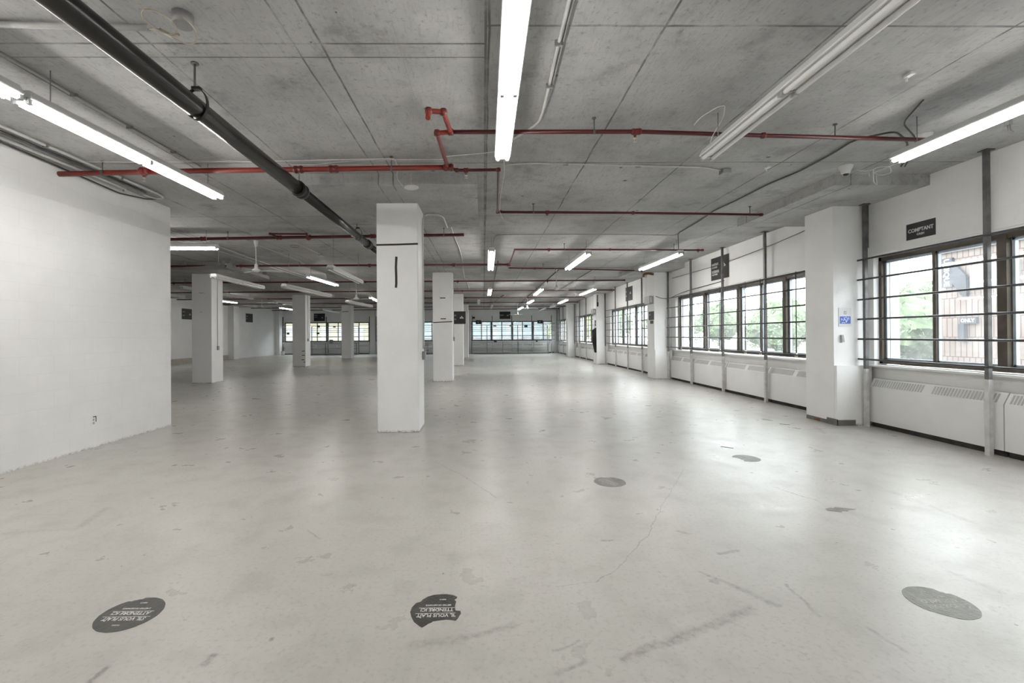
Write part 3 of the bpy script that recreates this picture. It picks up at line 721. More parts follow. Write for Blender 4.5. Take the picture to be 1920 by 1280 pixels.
# ------------------------------------------------------------------ red sprinkler pipes
ZP = 3.335
def fitting(g, p, axis='x', r=.036, L=.05):
    g.lathe(p, [(r*.8, -L), (r, -L*.7), (r, -L*.35), (r*.9, -L*.3), (r*.9, L*.3), (r, L*.35), (r, L*.7), (r*.8, L)], 12, axis)
def sprinkler_head(par, x, y, z, up=False):
    g = MB(); s = -1 if not up else 1
    g.lathe((x, y, z), [(.014, 0), (.014, s*.018), (.018, s*.020), (.018, s*.028), (.008, s*.030), (.005, s*.055), (.018, s*.057), (.018, s*.060)], 10)
    g.build('sprinkler_head', M['brass'], par)
def pipe_line(label, pts, r, heads=(), hangers=(), fits=(), mat='red', ends=True, z=ZP):
    t = thing('sprinkler_pipe', label, 'pipe', (pts[0][0], pts[0][1], z), group='red sprinkler pipes under the ceiling')
    o = Vector((pts[0][0], pts[0][1], z)); L = [Vector((p[0], p[1], p[2] if len(p) > 2 else z)) - o for p in pts]
    MB().tube(L, r, 12, bend=.03).build('pipe', M[mat], t)
    for p in L[1:-1] if len(L) > 2 and r < .024 else []:
        MB().lathe(p, [(0.001, -r*1.5), (r*1.3, -r*1.1), (r*1.5, 0), (r*1.3, r*1.1), (.001, r*1.5)], 12).build('pipe_fitting', M['redfit'], t)
    for x, y, ax in fits:
        g = MB(); fitting(g, Vector((x, y, z)) - o, ax, r*1.45, r*1.9); g.build('pipe_fitting', M['redfit'], t)
    if ends and not fits:
        g = MB(); fitting(g, L[-1], 'x', r*1.35, r*1.3); g.build('pipe_fitting', M['redfit'], t)
    for x, y in heads:
        g = MB(); fitting(g, Vector((x, y, z)) - o, 'x', r*1.5, r*1.6); g.lathe(Vector((x, y, z)) - o, [(r*.9, -r*.5), (r*.8, -r*1.9)], 10); g.build('head_tee', M['redfit'], t)
        sprinkler_head(t, x - o.x, y - o.y, -r*1.9)
    for x, y in hangers:
        g = MB(); g.tube([(x - o.x, y - o.y, r*.9), (x - o.x, y - o.y, H - z - .001)], .006, 6)
        g.lathe((x - o.x, y - o.y, 0), [(r*1.12, -.012), (r*1.12, .012)], 12, 'x'); g.lathe((x - o.x, y - o.y, H - z - .012), [(.02, 0), (.02, .011)], 8)
        g.build('pipe_hanger', M['steel'], t)
    return t
pipe_line('thick orange red sprinkler pipe coming out of the left block wall', [(-4.99, 5.46), (-3.3, 5.37), (-2.0, 5.33), (-.39, 5.28)], .030,
          heads=[(-3.93, 5.37)], hangers=[(-4.45, 5.42), (-1.05, 5.3)], fits=[(-2.13, 5.335, 'x'), (-1.72, 5.32, 'x'), (-.39, 5.28, 'x')], mat='orange')
pipe_line('red sprinkler pipe offset by the lit centre light with an open upturned elbow', [(-.46, 3.90, 3.25), (-.46, 3.95, 3.335), (-.335, 3.97), (-.30, 4.36), (-.43, 4.38), (-.40, 5.27)], .022, mat='orange')
pipe_line('red sprinkler pipe crossing the ceiling behind the large unlit light', [(-.30, 4.36), (1.5, 4.36), (2.75, 4.45), (4.75, 4.57)], .020, heads=[(1.46, 4.36)], hangers=[(1.07, 4.36), (3.5, 4.5)])
pipe_line('short red sprinkler pipe running back past the near end of the thick one', [(-.39, 5.28), (-.30, 5.37), (.19, 5.36), (.235, 7.20), (.28, 7.18)], .018, heads=[(-.19, 5.37)])
pipe_line('red sprinkler pipe ending at the dropped ceiling panel over the nearest wall column', [(.235, 7.20), (2.4, 7.28), (4.54, 7.42)], .020, heads=[(1.02, 7.23)], hangers=[(.8, 7.22), (4.35, 7.41)])
pipe_line('red sprinkler pipe with a side loop passing behind the nearest column', [(-9.5, 9.32), (-6.2, 9.12), (-2.3, 8.92), (-.36, 8.82)], .030,
          heads=[(-3.4, 8.98)], hangers=[(-5.0, 9.05), (-.75, 8.84)], fits=[(-3.98, 9.0, 'x'), (-2.13, 8.91, 'x'), (-5.5, 9.08, 'x')])
pipe_line('small red loop of pipe above the left sprinkler pipe', [(-3.98, 9.0), (-4.05, 8.78, 3.36), (-3.38, 8.82, 3.36), (-3.4, 8.98)], .018)
pipe_line('red sprinkler pipe running full width in front of the first left row column', [(-15.8, 12.95), (-8.3, 12.56), (.72, 12.58)], .028, heads=[(-3.1, 12.56), (-.8, 12.57), (-6.6, 12.57)], fits=[(.70, 12.58, 'x')], hangers=[(-5, 12.56), (-1.6, 12.57)])
pipe_line('white topped cross pipe joining two red sprinkler pipes right of the centre light', [(.73, 13.20), (.72, 12.58), (.72, 10.38)], .016)
pipe_line('red sprinkler pipe over the lit lights right of the centre, ending near the second window', [(.72, 10.36), (2.9, 10.42), (5.08, 10.55)], .020, heads=[(1.5, 10.38), (4.98, 10.55)], hangers=[(1.85, 10.39), (4.4, 10.5)])
pipe_line('red sprinkler pipe ending over the third window by the fan', [(.73, 13.20), (2.4, 13.4), (4.9, 13.95)], .020, heads=[(1.5, 13.3), (4.85, 13.94)], hangers=[(1.75, 13.32)])
far = [(16.35, 'fifth', -15.7, 5.05), (19.9, 'sixth', -15.7, 5.7), (23.55, 'seventh', -15.7, 5.2), (27.1, 'eighth', -15.6, 5.6), (30.85, 'ninth', -15.6, 5.6), (33.9, 'farthest', -15.6, 5.6)]
for y, o_, xa, xb in far:
    pipe_line('long red sprinkler pipe across the whole room, %s from the camera' % o_, [(xa, y + .15), (xb*.3 + xa*.7, y + .05), (xb, y)], .026, heads=[(-11, y + .08), (-7, y + .05), (-4.2, y + .04), (-.9, y + .03), (2.3, y + .02)][:5 if y < 28 else 2],
              hangers=[(-9, y + .06), (-3, y + .03), (4, y)])
pipe_line('slim cross pipe along the aisle near the farthest columns', [(.6, 27.1), (.85, 23.6), (.98, 22.3)], .02)

# ------------------------------------------------------------------ black drain pipe
t = thing('drain_pipe', 'long black iron drain pipe slanting across the upper left', 'pipe', (-2.145, 2.0, 3.12))
MB().tube([(-.02, -2.2, 0), (-.005, 1.0, 0), (0, 3.37, 0)], .074, 24).build('pipe', M['black'], t)
MB().tube([(0, 3.45, 0), (-.01, 6.6, 0)], .062, 24).build('pipe', M['black'], t)
MB().tube([(-.01, 6.68, 0), (-.01, 8.6, 0)], .052, 20).build('pipe', M['black'], t)
g = MB(); g.lathe((0, 3.41, 0), [(.078, -.09), (.092, -.085), (.092, -.05), (.082, -.045), (.082, .03), (.088, .035), (.088, .07), (.065, .08)], 24, 'y'); g.build('coupling', M['blackfit'], t)
g = MB(); g.lathe((-.01, 6.64, 0), [(.066, -.09), (.080, -.085), (.080, -.05), (.072, -.045), (.072, .03), (.078, .035), (.078, .07), (.055, .08)], 24, 'y'); g.build('coupling', M['blackfit'], t)
for yy, rr in ((1.47, .074), (5.9, .062)):
    g = MB()
    for a0 in range(0, 24):
        a, b_ = 2*PI*a0/24, 2*PI*(a0+1)/24; cz = .03
        def ellipse(a, r): return (math.cos(a)*(r)*1.0, math.sin(a)*(r + .035) + cz)
        p, q = ellipse(a, rr + .004), ellipse(b_, rr + .004); p2, q2 = ellipse(a, rr + .010), ellipse(b_, rr + .010)
        g.loft([[(p[0], yy - .014, p[1]), (q[0], yy - .014, q[1]), (q2[0], yy - .014, q2[1]), (p2[0], yy - .014, p2[1])], [(p[0], yy + .014, p[1]), (q[0], yy + .014, q[1]), (q2[0], yy + .014, q2[1]), (p2[0], yy + .014, p2[1])]])
    g.box(-.03, .03, yy - .02, yy + .02, rr + .065, rr + .085)
    g.build('clevis_hanger', M['blackfit'], t)
    MB().tube([(-.015, yy, rr + .07), (-.02, yy + .01, H - 3.12 - .001)], .008, 8).lathe((-.02, yy + .01, H - 3.12 - .012), [(.028, 0), (.028, .011)], 10).build('hanger_rod', M['steel'], t)

# ------------------------------------------------------------------ conduits and cables on the ceiling
ZC = 3.452
def conduit(label, pts, r=.012, mat='conduit', name='conduit', bend=.08, z=ZC, box=None, clips=(), grp=None, cat='conduit'):
    g = MB(); P = [(p[0], p[1], p[2] if len(p) > 2 else z) for p in pts]
    g.tube(P, r, 8, bend=bend)
    if not box and not clips:
        o = g.build(name, M[mat]); rebase(o, P[0]); tag(o, label, cat, grp); return o
    t = thing(name, label, cat, P[0], group=grp); o = g.build('tube', M[mat], t); o.data.transform(Matrix.Translation(-Vector(P[0])))
    if box:
        x, y, s_, hh = box; bo = MB().bevbox(x - s_/2, x + s_/2, y - s_/2, y + s_/2, H - hh, H - .001, .006).build('junction_box', M['box'], t); bo.data.transform(Matrix.Translation(-Vector(P[0])))
    for x, y in clips:
        bo = MB().box(x - .03, x + .03, y - .008, y + .008, H - .02 - 2*r, H - .012).build('clip', M['gconduit'], t); bo.data.transform(Matrix.Translation(-Vector(P[0])))
    return t
conduit('thick white conduit at the top left, running to the round box', [(-4.98, 2.98), (-3.127, 3.01), (-2.19, 3.04)], .02, z=3.44)
conduit('thin conduit with clips between the black pipe and the left lit light', [(-3.46, .5), (-3.449, 3.32), (-3.438, 3.77), (-3.427, 4.375), (-3.39, 5.55)], .009, 'gconduit', clips=[(-3.437, 3.9), (-3.43, 4.5), (-3.41, 5.1)])
conduit('outermost pale conduit of the bundle over the block wall', [(-4.63, -2), (-4.62, 4.4), (-4.61, 6.6), (-4.66, 6.76), (-4.80, 6.78), (-4.84, 6.6)], .016, z=3.44, clips=[(-4.62, 4.9), (-4.615, 5.9)])
conduit('second conduit of the bundle over the block wall', [(-4.68, -2), (-4.67, 4.4), (-4.665, 6.45)], .012, 'gconduit', z=3.45)
conduit('darkest conduit of the bundle over the block wall', [(-4.76, -2), (-4.75, 4.4), (-4.74, 6.5)], .018, 'steel', z=3.44)
conduit('inner pale conduit of the bundle hugging the block wall', [(-4.86, -2), (-4.85, 4.4), (-4.84, 6.1), (-4.86, 6.3), (-4.93, 6.36)], .016, z=3.42)
conduit('dark loose cable hanging over the top of the block wall', [(-4.95, 4.0, 3.44), (-4.94, 5.4, 3.40), (-4.95, 6.3, 3.37), (-4.9, 6.75, 3.42), (-4.8, 6.8, 3.44)], .010, 'cable', name='cable', cat='cable')
conduit('white wire strung above the thick orange pipe to the ceiling disc', [(-4.55, 5.30, 3.42), (-4.05, 5.32, 3.42), (-3.69, 5.29, 3.42), (-2.61, 5.31, 3.42), (-1.0, 5.23, 3.42), (-.995, 5.4, 3.38), (-1.03, 5.5, 3.30), (-.98, 5.58, 3.23), (-.90, 5.60, 3.20)], .005, 'wcable', name='wire', cat='wire', bend=.05)
conduit('double white conduit curving beside the lit centre light', [(.545, 1.0), (.541, 2.8), (.544, 3.33), (.555, 3.76), (.561, 4.21), (.547, 4.42), (.45, 4.60), (.22, 4.95)], .013, clips=[(.543, 3.2), (.556, 3.75)])
conduit('grey partner of the conduit beside the lit centre light', [(.572, 1.0), (.570, 2.8), (.573, 3.33), (.582, 3.8), (.57, 4.25)], .008, 'gconduit')
conduit('long thin white conduit crossing right to a square box under the unlit light', [(.26, 5.53), (.36, 5.50), (.61, 5.47), (1.59, 5.54), (2.73, 5.62), (2.90, 5.69), (3.0, 5.73)], .008, box=(3.06, 5.74, .11, .06), clips=[(1.0, 5.5), (1.9, 5.57)])
conduit('white conduit arching off the top of the nearest column', [(-.925, 7.10, 1.2), (-.925, 7.10, 3.22), (-.90, 7.22, 3.31), (-.68, 7.28, 3.315), (-.635, 7.45, 3.315), (-.63, 8.19, 3.315), (-.60, 8.3, 3.45), (-.60, 8.96), (-.556, 11.0), (-.565, 12.95), (-.58, 13.10, 3.315), (-.61, 15.55, 3.315), (-.61, 15.7), (-.62, 20.3)], .012, bend=.12)
t = thing('outlet_box', 'grey outlet box on the side of the nearest column', 'outlet', (-.94, 7.10, 1.03)); MB().bevbox(0, .045, -.04, .04, 0, .13, .006).build('box', M['box'], t); MB().box(.045, .048, -.03, .03, .02, .11).build('cover', M['socket'], t)
conduit('long dark cable pair winding over the right part of the ceiling', [(4.60, 4.98, 3.22), (4.60, 4.90, 3.34), (4.45, 4.74, 3.40), (4.15, 4.55, 3.42), (3.98, 4.6, 3.40), (3.96, 4.84), (4.01, 5.2), (4.02, 5.75), (3.93, 6.25), (3.91, 7.0), (3.86, 7.6), (3.94, 8.3), (3.98, 9.3), (4.2, 9.8, 3.35), (4.27, 9.95, 3.2)], .010, 'cable', name='cable', cat='cable', bend=.12)
conduit('thinner dark cable beside the winding pair', [(4.64, 4.98, 3.22), (4.64, 4.86, 3.36), (4.5, 4.70, 3.42), (4.1, 4.42, 3.44), (3.9, 4.0)], .007, 'cable', name='cable', cat='cable', bend=.12)
conduit('thin dark conduit linking the two lit lights to the centre light', [(4.04, 9.4), (3.95, 9.5), (3.0, 9.38), (2.21, 9.36), (1.03, 9.34), (.25, 9.38), (.2, 9.5, 3.25)], .006, 'gconduit')
conduit('white conduit at the left running back past the big ceiling fan', [(-4.078, 9.91), (-4.072, 11.5)], .010, box=(-4.07, 11.57, .11, .05))
conduit('long white conduit above the big ceiling fan', [(-5.0, 9.5), (-5.03, 10.28), (-4.98, 12.5), (-5.09, 13.16), (-5.05, 17)], .010)
conduit('white conduit left of the big ceiling fan, reaching far back', [(-6.04, 8.94), (-6.0, 9.5), (-5.95, 10.0), (-6.07, 12.4), (-6.03, 16.9)], .012)
conduit('second white conduit left of the big ceiling fan', [(-6.3, 9.4), (-6.27, 13.57), (-6.24, 16.7)], .010)
conduit('thin conduit jogging near the crossways grey fixture', [(-7.72, 11.43), (-7.65, 12.6), (-7.2, 12.5), (-7.1, 13.2), (-7.1, 18)], .009, 'gconduit')
conduit('white conduit branch above the crossways lit light', [(-6.49, 9.84), (-6.47, 9.98), (-6.0, 9.96), (-5.82, 9.82)], .010)
conduit('dark conduit down the right aisle toward the far fans', [(2.383, 14.5), (2.371, 25.8), (2.45, 33.0)], .014, 'steel')
conduit('dark conduit near the window wall, far end', [(3.47, 14.6), (3.495, 21.0)], .012, 'steel')
conduit('dark conduit along the centre aisle behind the lit light', [(.419, 12.7), (.418, 17.8), (.49, 32.8)], .014, 'steel')
conduit('thin grey conduit crossing the right side behind the third window light', [(.42, 13.0), (.9, 13.75), (2.4, 13.9), (4.5, 14.2)], .010, 'gconduit')
conduit('thin cable sagging along the top of the right wall past the second window', [(5.84, 7.7, 3.30), (5.83, 9.2, 3.18), (5.83, 11.2, 3.10), (5.84, 14.1, 3.12)], .006, 'cable', name='cable', cat='cable', bend=.5)
conduit('cable drooping from the electrical box to the nearer posts', [(5.36, 14.2, 2.58), (5.5, 14.1, 2.50), (5.7, 14.0, 2.49), (5.80, 13.2, 2.62), (5.82, 11.0, 2.68)], .009, 'cable', name='cable', cat='cable', bend=.3)
conduit('conduit in the corner above the first window, beside the nearest wall column', [(5.80, 6.84, 3.32), (5.80, 6.84, 2.68)], .014, 'steel')
conduit('white conduit up the back wall by the middle pier', [(-8.42, YEND - .17, 3.46), (-8.42, YEND - .17, .1)], .02)
# flexible wire tangle and round box, top left
t = thing('round_junction_box', 'round metal ceiling box at the top left above the black pipe', 'junction box', (-1.915, 2.955, 3.395))
MB().lathe((0, 0, 0), [(.055, 0), (.062, .004), (.062, .074)], 24).build('box', M['box'], t); MB().tube([(-.02, .05, .03), (.02, .075, .03)], .008, 6).build('connector', M['blackfit'], t)
g = MB(); loop = []
for i in range(33):
    a = 2*PI*i/32; loop.append((-2.0 + .045*math.cos(a) + .05*math.sin(a), 2.87 + .10*math.sin(a - .6), 3.36 + .015*math.cos(a)))
g.tube(loop, .0045, 6)
g.tube([(-2.19, 3.04, 3.43), (-2.13, 2.99, 3.40), (-2.06, 2.95, 3.37), (-2.0, 3.0, 3.34), (-1.94, 3.06, 3.34), (-1.87, 3.04, 3.35), (-1.83, 2.94, 3.37), (-1.86, 2.88, 3.40)], .0045, 6, bend=.03)
g.tube([(-2.06, 2.95, 3.37), (-2.0, 2.985, 3.345), (-1.95, 2.97, 3.35)], .010, 6)
o = g.build('flexible_conduit', M['brass']); rebase(o, (-2.19, 3.04, 3.43)); tag(o, 'loops of ribbed flexible metal conduit dangling beside the round ceiling box', 'conduit')
# ceiling disc, ring, detectors
t = thing('wireless_access_disc', 'white round disc hanging from a wire above the nearest column', 'ceiling disc', (-.87, 5.585, 3.19))
MB().lathe((0, 0, 0), [(.001, 0), (.07, .002), (.094, .012), (.088, .026), (.05, .034), (.001, .034)], 28).build('disc', M['white'], t)
MB().tube([(0, 0, .03), (0, 0, H - 3.191)], .003, 6).build('hanging_wire', M['wcable'], t)
o = MB().lathe((-2.60, 10.33, H - .05), [(.04, 0), (.11, .01), (.12, .03), (.08, .049)], 20).build('ceiling_disc', M['white']); rebase(o, (-2.60, 10.33, H - .05)); tag(o, 'white disc on the ceiling by the end of the black pipe', 'ceiling disc')
g = MB(); g.tube([(-4.249 + .095*math.cos(2*PI*i/24), 10.41 + .12*math.sin(2*PI*i/24), 3.44) for i in range(25)], .008, 6); o = g.build('wire_coil', M['gconduit']); rebase(o, (-4.249, 10.41, 3.44)); tag(o, 'grey ring of wire on the ceiling right of the big fan', 'wire')

def dome_camera(label, x, y, tilt):
    t = thing('dome_camera', label, 'camera', (x, y, H - .105), tilt, 'dome cameras')
    MB().lathe((0, 0, 0), [(.03, .0), (.048, .012), (.052, .035), (.072, .075), (.078, .10), (.078, .104)], 24).build('body', M['white'], t)
    MB().lathe((0, 0, 0), [(.001, -.020), (.02, -.016), (.03, -.002), (.03, .004)], 18).build('lens_dome', M['lens'], t)
dome_camera('white dome camera over the corner of the dropped ceiling panel', 4.50, 5.62, 0)
dome_camera('white dome camera half hidden by the red pipe near the right edge', 4.62, 4.74, .4)
g = MB(); g.tube([(4.60, 5.58, 3.40), (4.70, 5.52, 3.36), (4.78, 5.48, 3.40), (4.86, 5.40, 3.38), (4.98, 5.52, 3.34), (4.96, 5.66, 3.36), (4.84, 5.62, 3.38), (4.80, 5.50, 3.36), (4.90, 5.38, 3.40), (5.02, 5.25, 3.44)], .005, 6, bend=.06)
g.tube([(4.74, 5.5, 3.38), (4.88, 5.66, 3.28), (4.98, 5.72, 3.26), (4.86, 5.60, 3.34)], .005, 6, bend=.03); g.tube([(4.70, 5.52, 3.37), (4.71, 5.52, 3.30)], .006, 6)
o = g.build('wire_tangle', M['wcable']); rebase(o, (4.60, 5.58, 3.40)); tag(o, 'tangle of white wire beside the dome camera and the dropped panel', 'wire')
g = MB(); g.tube([(4.68, 4.7, 3.44), (4.9, 4.5, 3.44), (5.3, 3.9, 3.44), (5.6, 3.0, 3.44)], .006, 6, bend=.1); g.tube([(4.70, 4.72, 3.42), (4.92, 4.53, 3.40), (4.9, 4.45, 3.44)], .006, 6)
o = g.build('wire', M['wcable']); rebase(o, (4.68, 4.7, 3.44)); tag(o, 'white wires leading right from the half hidden dome camera', 'wire')
for x, y, lab in ((3.54, 5.64, 'small white clip on the ceiling left of the dome camera'), (3.42, 3.62, 'small white clip on the ceiling right of the large unlit light')):
    o = MB().box(-.02, .02, -.035, .035, -.02, 0).box(-.006, .006, .02, .03, -.05, -.015).build('ceiling_clip', M['white']); o.location = (x, y, H - .001); tag(o, lab, 'clip', 'ceiling clips')
g = MB(); g.box(-.02, .02, -.02, .02, -.05, 0); g.tube([(0, 0, -.05), (0, -.01, -.11), (.02, -.02, -.13)], .012, 8)
o = g.build('pipe_stub', M['box']); o.location = (5.15, 4.42, H - .001); tag(o, 'small grey valve stub under the ceiling right of the lit right light', 'pipe stub')
# elbow pipe over the second wall column
g = MB(); g.tube([(5.0, 14.25, 3.20), (5.0, 14.2, 3.27), (5.15, 14.2, 3.29), (5.30, 14.2, 3.26)], .035, 10, bend=.05); o = g.build('pipe_elbow', M['rust']); rebase(o, (5.3, 14.2, 3.26)); tag(o, 'bent reddish pipe end at the top of the wall column with the electrical box', 'pipe')

conduit('looped white wire above the far end of the large unlit light', [(2.0, 4.30, 3.37), (2.03, 4.22, 3.41), (2.12, 4.10, 3.44), (2.17, 4.06, 3.44), (2.23, 4.20, 3.40), (2.22, 4.40, 3.30), (2.21, 4.44, 3.21)], .005, 'wcable', name='wire', cat='wire', bend=.05)
conduit('white wire drooping left from the end of the lit centre light', [(.21, 4.45, 3.20), (.17, 4.80, 3.33), (.05, 5.05, 3.41), (-.2, 5.15, 3.43), (-.42, 5.2, 3.43)], .005, 'wcable', name='wire', cat='wire', bend=.08)
conduit('thin white wire hanging beside the short vertical looking red pipe', [(.25, 5.3, 3.42), (.27, 5.6, 3.38), (.25, 6.3, 3.36), (.26, 7.1, 3.32), (.32, 7.25, 3.24)], .004, 'wcable', name='wire', cat='wire', bend=.1)
conduit('wavy white wire lying along the thick orange pipe', [(-3.05, 5.30, 3.44), (-2.7, 5.33, 3.42), (-2.0, 5.36, 3.40), (-1.4, 5.30, 3.43), (-.45, 5.26, 3.42)], .004, 'wcable', name='wire', cat='wire', bend=.1)

# ------------------------------------------------------------------ ceiling fans
def fan(label, x, y, zh, s=1.0, rot=0.0):
    t = thing('ceiling_fan', label, 'ceiling fan', (x, y, zh), rot, 'white ceiling fans')
    top = H - zh
    MB().lathe((0, 0, 0), [(.03*s, top - .16*s), (.055*s, top - .03*s), (.058*s, top - .001)], 18).build('canopy', M['white'], t)
    MB().tube([(0, 0, .1*s), (0, 0, top - .1*s)], .012*s, 10).build('downrod', M['white'], t)
    MB().lathe((0, 0, 0), [(.001, -.05*s), (.06*s, -.04*s), (.10*s, -.01*s), (.10*s, .015*s), (.045*s, .05*s), (.04*s, .14*s), (.015*s, .16*s)], 24).build('motor', M['white'], t)
    for k in range(3):
        a = 2*PI*k/3; c, s2 = math.cos(a), math.sin(a); L = .62*s
        rows = []
        for i in range(7):
            f = i/6; r_ = .09*s + (L - .09*s)*f; wd = (.025 + .05*min(1, f*3))*s*(1 if f < .97 else .6); drop = -.01 - .06*s*f*f*0 + .012*math.sin(f*3)
            ring = []
            for dx, dz in ((-wd, .006*s), (wd, -.012*s), (wd, -.016*s), (-wd, .002*s)): ring.append((c*r_ - s2*dx, s2*r_ + c*dx, drop + dz))
            rows.append(ring)
        MB().loft(rows).build('blade', M['white'], t)
fan('large white ceiling fan in the left half, nearest the camera', -4.87, 9.9, 2.83, .85, .35)
fan('white ceiling fan between the nearest column and the low unlit light', -4.55, 16.5, 2.74, 1.0, .1)
fan('tiny ceiling fan far left, above the left wall', -12.0, 25, 3.02, .8, .7)
fan('ceiling fan right of the centre aisle with a long rod', 2.24, 14.0, 2.80, .75, .5)
fan('small ceiling fan right of the far lit lights', 2.35, 24.5, 2.83, 1.0, .2)
fan('smallest ceiling fan before the back wall sign', 2.25, 30.0, 2.76, .9, .9)

# ------------------------------------------------------------------ signs
def board(label, org, xd, yd, w_, h_, lines, cat='sign', icon=None, grp='black department signs', name='department_sign', th=.012, mat='sign', inkmat='ink'):
    """org = lower left corner of the face"""
    mt = frame_matrix(org, xd, yd)
    t = thing(name, label, cat, org, group=grp)
    g = MB(); pts = [mt @ Vector(p) - Vector(org) for p in ((0, 0, 0), (w_, 0, 0), (w_, h_, 0), (0, h_, 0))]
    nrm = (mt.to_3x3() @ Vector((0, 0, -1))); g.poly(pts, nrm, th); g.build('panel', M[mat], t)
    m0 = mt.copy(); m0.translation = m0.to_3x3() @ Vector((0, 0, .0015))
    if lines: text_meshes(lines, m0, M[inkmat], t)
    if icon:
        ix, iy, s_ = icon; g = MB()
        P3 = lambda u, v: m0 @ Vector((ix + u*s_, iy + v*s_, 0))
        n3 = m0.to_3x3() @ Vector((0, 0, .001))
        for a, b_ in (((0, .25), (-.5, -.15)), ((0, .25), (.5, -.15)), ((-.5, -.15), (.5, -.15)), ((0, .25), (0, .42))):
            dx, dy = b_[0]-a[0], b_[1]-a[1]; L = math.hypot(dx, dy); nx, ny = -dy/L*.09, dx/L*.09
            g.poly([P3(a[0]+nx, a[1]+ny), P3(b_[0]+nx, b_[1]+ny), P3(b_[0]-nx, b_[1]-ny), P3(a[0]-nx, a[1]-ny)], n3, 1)
        g.build('hanger_icon', M[inkmat], t)
    return t
RW = 5.858
board('black COMPTANT CASH sign above the nearest window', (RW, 6.272, 2.662), (0, -1, 0), (0, 0, 1), .412, .222, [('COMPTANT', .070, .206, .098, 'CENTER', .93), ('CASH', .040, .206, .048, 'CENTER', 1.05)])
dep = [('MANTEAUX', .095, .05, .36, 'LEFT', .62), ('POUR FEMMES', .06, .05, .30, 'LEFT', .68), ('OUTERWEAR', .095, .05, .18, 'LEFT', .60), ('FOR WOMEN', .06, .05, .12, 'LEFT', .75)]
board('black MANTEAUX OUTERWEAR sign above the second window, behind a post', (RW, 11.71, 2.75), (0, -1, 0), (0, 0, 1), .865, .565, dep, icon=(.62, .33, .16))
board('black sign on the right wall above the third window', (RW, 18.80, 2.75), (0, -1, 0), (0, 0, 1), .88, .56, [('#8', .09, .05, .36, 'LEFT', .62), ('#6', .09, .05, .18, 'LEFT', .8)], icon=(.62, .30, .15))
board('narrow looking black sign high on the far right wall', (RW, 32.0, 2.66), (0, -1, 0), (0, 0, 1), .85, .56, [('#6', .09, .05, .36, 'LEFT', .8), ('#7', .09, .05, .18, 'LEFT', .7)], icon=(.62, .30, .15))
board('square black sign hanging in front of the third central column', (-1.366, 21.30, 1.937), (1, 0, 0), (0, 0, 1), .543, .582, [('#4', .085, .02, .37, 'LEFT', .7), ('#4', .085, .02, .19, 'LEFT', .7)], icon=(.36, .29, .17))
board('black sign on the back wall above the right hand windows', (1.275, YEND - .02, 2.675), (1, 0, 0), (0, 0, 1), .855, .575, [('#11', .085, .04, .27, 'LEFT', .75)], icon=(.64, .27, .13))
board('black sign on the back wall above the left hand windows', (-13.238, YEND - .02, 2.60), (1, 0, 0), (0, 0, 1), .862, .59, [('#10', .085, .04, .42, 'LEFT', .72), ('#9', .085, .04, .28, 'LEFT', .8)], icon=(.66, .26, .13))
LWX = -15.835
board('black sign on the left wall before the first left row column', (LWX, 24.29, 2.36), (0, 1, 0), (0, 0, 1), .86, .565, [('#7', .085, .06, .37, 'LEFT', .75), ('#8', .085, .06, .18, 'LEFT', .65)], icon=(.66, .27, .14))
board('black sign on the left wall beyond the shallow pilaster', (-15.935, 30.98, 2.40), (0, 1, 0), (0, 0, 1), .91, .585, [('#7', .085, .05, .37, 'LEFT', .7), ('#5', .085, .05, .2, 'LEFT', .8)])
# small cards on the shelving and back windows
cards = [(-.60, -.18, 2.29, 2.58, 'black price card above the left end of the right hand shelving', '#2'), (4.21, 4.63, 2.30, 2.55, 'black price card above the right end of the right hand shelving', '#2'),
         (3.17, 3.42, 1.99, 2.20, 'small square black card hanging in the right hand shelving rack', '#2'), (.80, 1.02, 1.08, 1.23, 'small dark card standing on the right hand shelving, left part', ''),
         (4.03, 4.17, 1.06, 1.16, 'tiny dark card standing on the right hand shelving, right part', ''), (-.88, -.66, 2.71, 2.85, 'tiny dark tag on top of the leftmost post of the right hand grille', ''),
         (.77, 1.02, 2.07, 2.2, 'pale grey card under the rail of the right hand shelving', ''), (2.01, 2.30, 2.07, 2.19, 'beige card under the rail of the right hand shelving, middle', ''),
         (-15.25, -15.05, 1.56, 1.70, 'tiny dark card in the leftmost back window', ''), (-12.83, -12.62, 2.09, 2.24, 'tiny dark card in the left hand shelving rack, upper', ''), (-12.87, -12.66, 1.57, 1.69, 'tiny dark card in the left hand shelving rack, lower', ''),
         (-11.61, -11.40, 2.08, 2.20, 'tiny dark card by the middle post of the left hand shelving', ''), (-11.81, -11.53, .95, 1.22, 'grey square plate leaning on the left hand shelving', '')]
for x0, x1, z0, z1, lab, tx in cards:
    yc = 35.76 if (z0 > 2.25 or 'window' in lab) else 35.30 if 'on the' in lab and 'hand shelving' in lab else 35.545
    if yc == 35.30: z1 -= z0 - .875; z0 = .875
    m_ = 'greyfix' if 'grey' in lab else 'tan' if 'beige' in lab else 'sign'
    if not tx:
        o = MB().box(x0, x1, yc, yc + .01, z0, z1).build('price_card', M[m_]); rebase(o, (x0, yc, z0)); tag(o, lab, 'card', 'small cards on the shelving')
    else:
        board(lab, (x0, yc, z0), (1, 0, 0), (0, 0, 1), x1 - x0, z1 - z0, [(tx, (z1 - z0)*.55, (x1 - x0)/2, (z1 - z0)*.3, 'CENTER', 1)], cat='card', grp='small cards on the shelving', name='price_card')

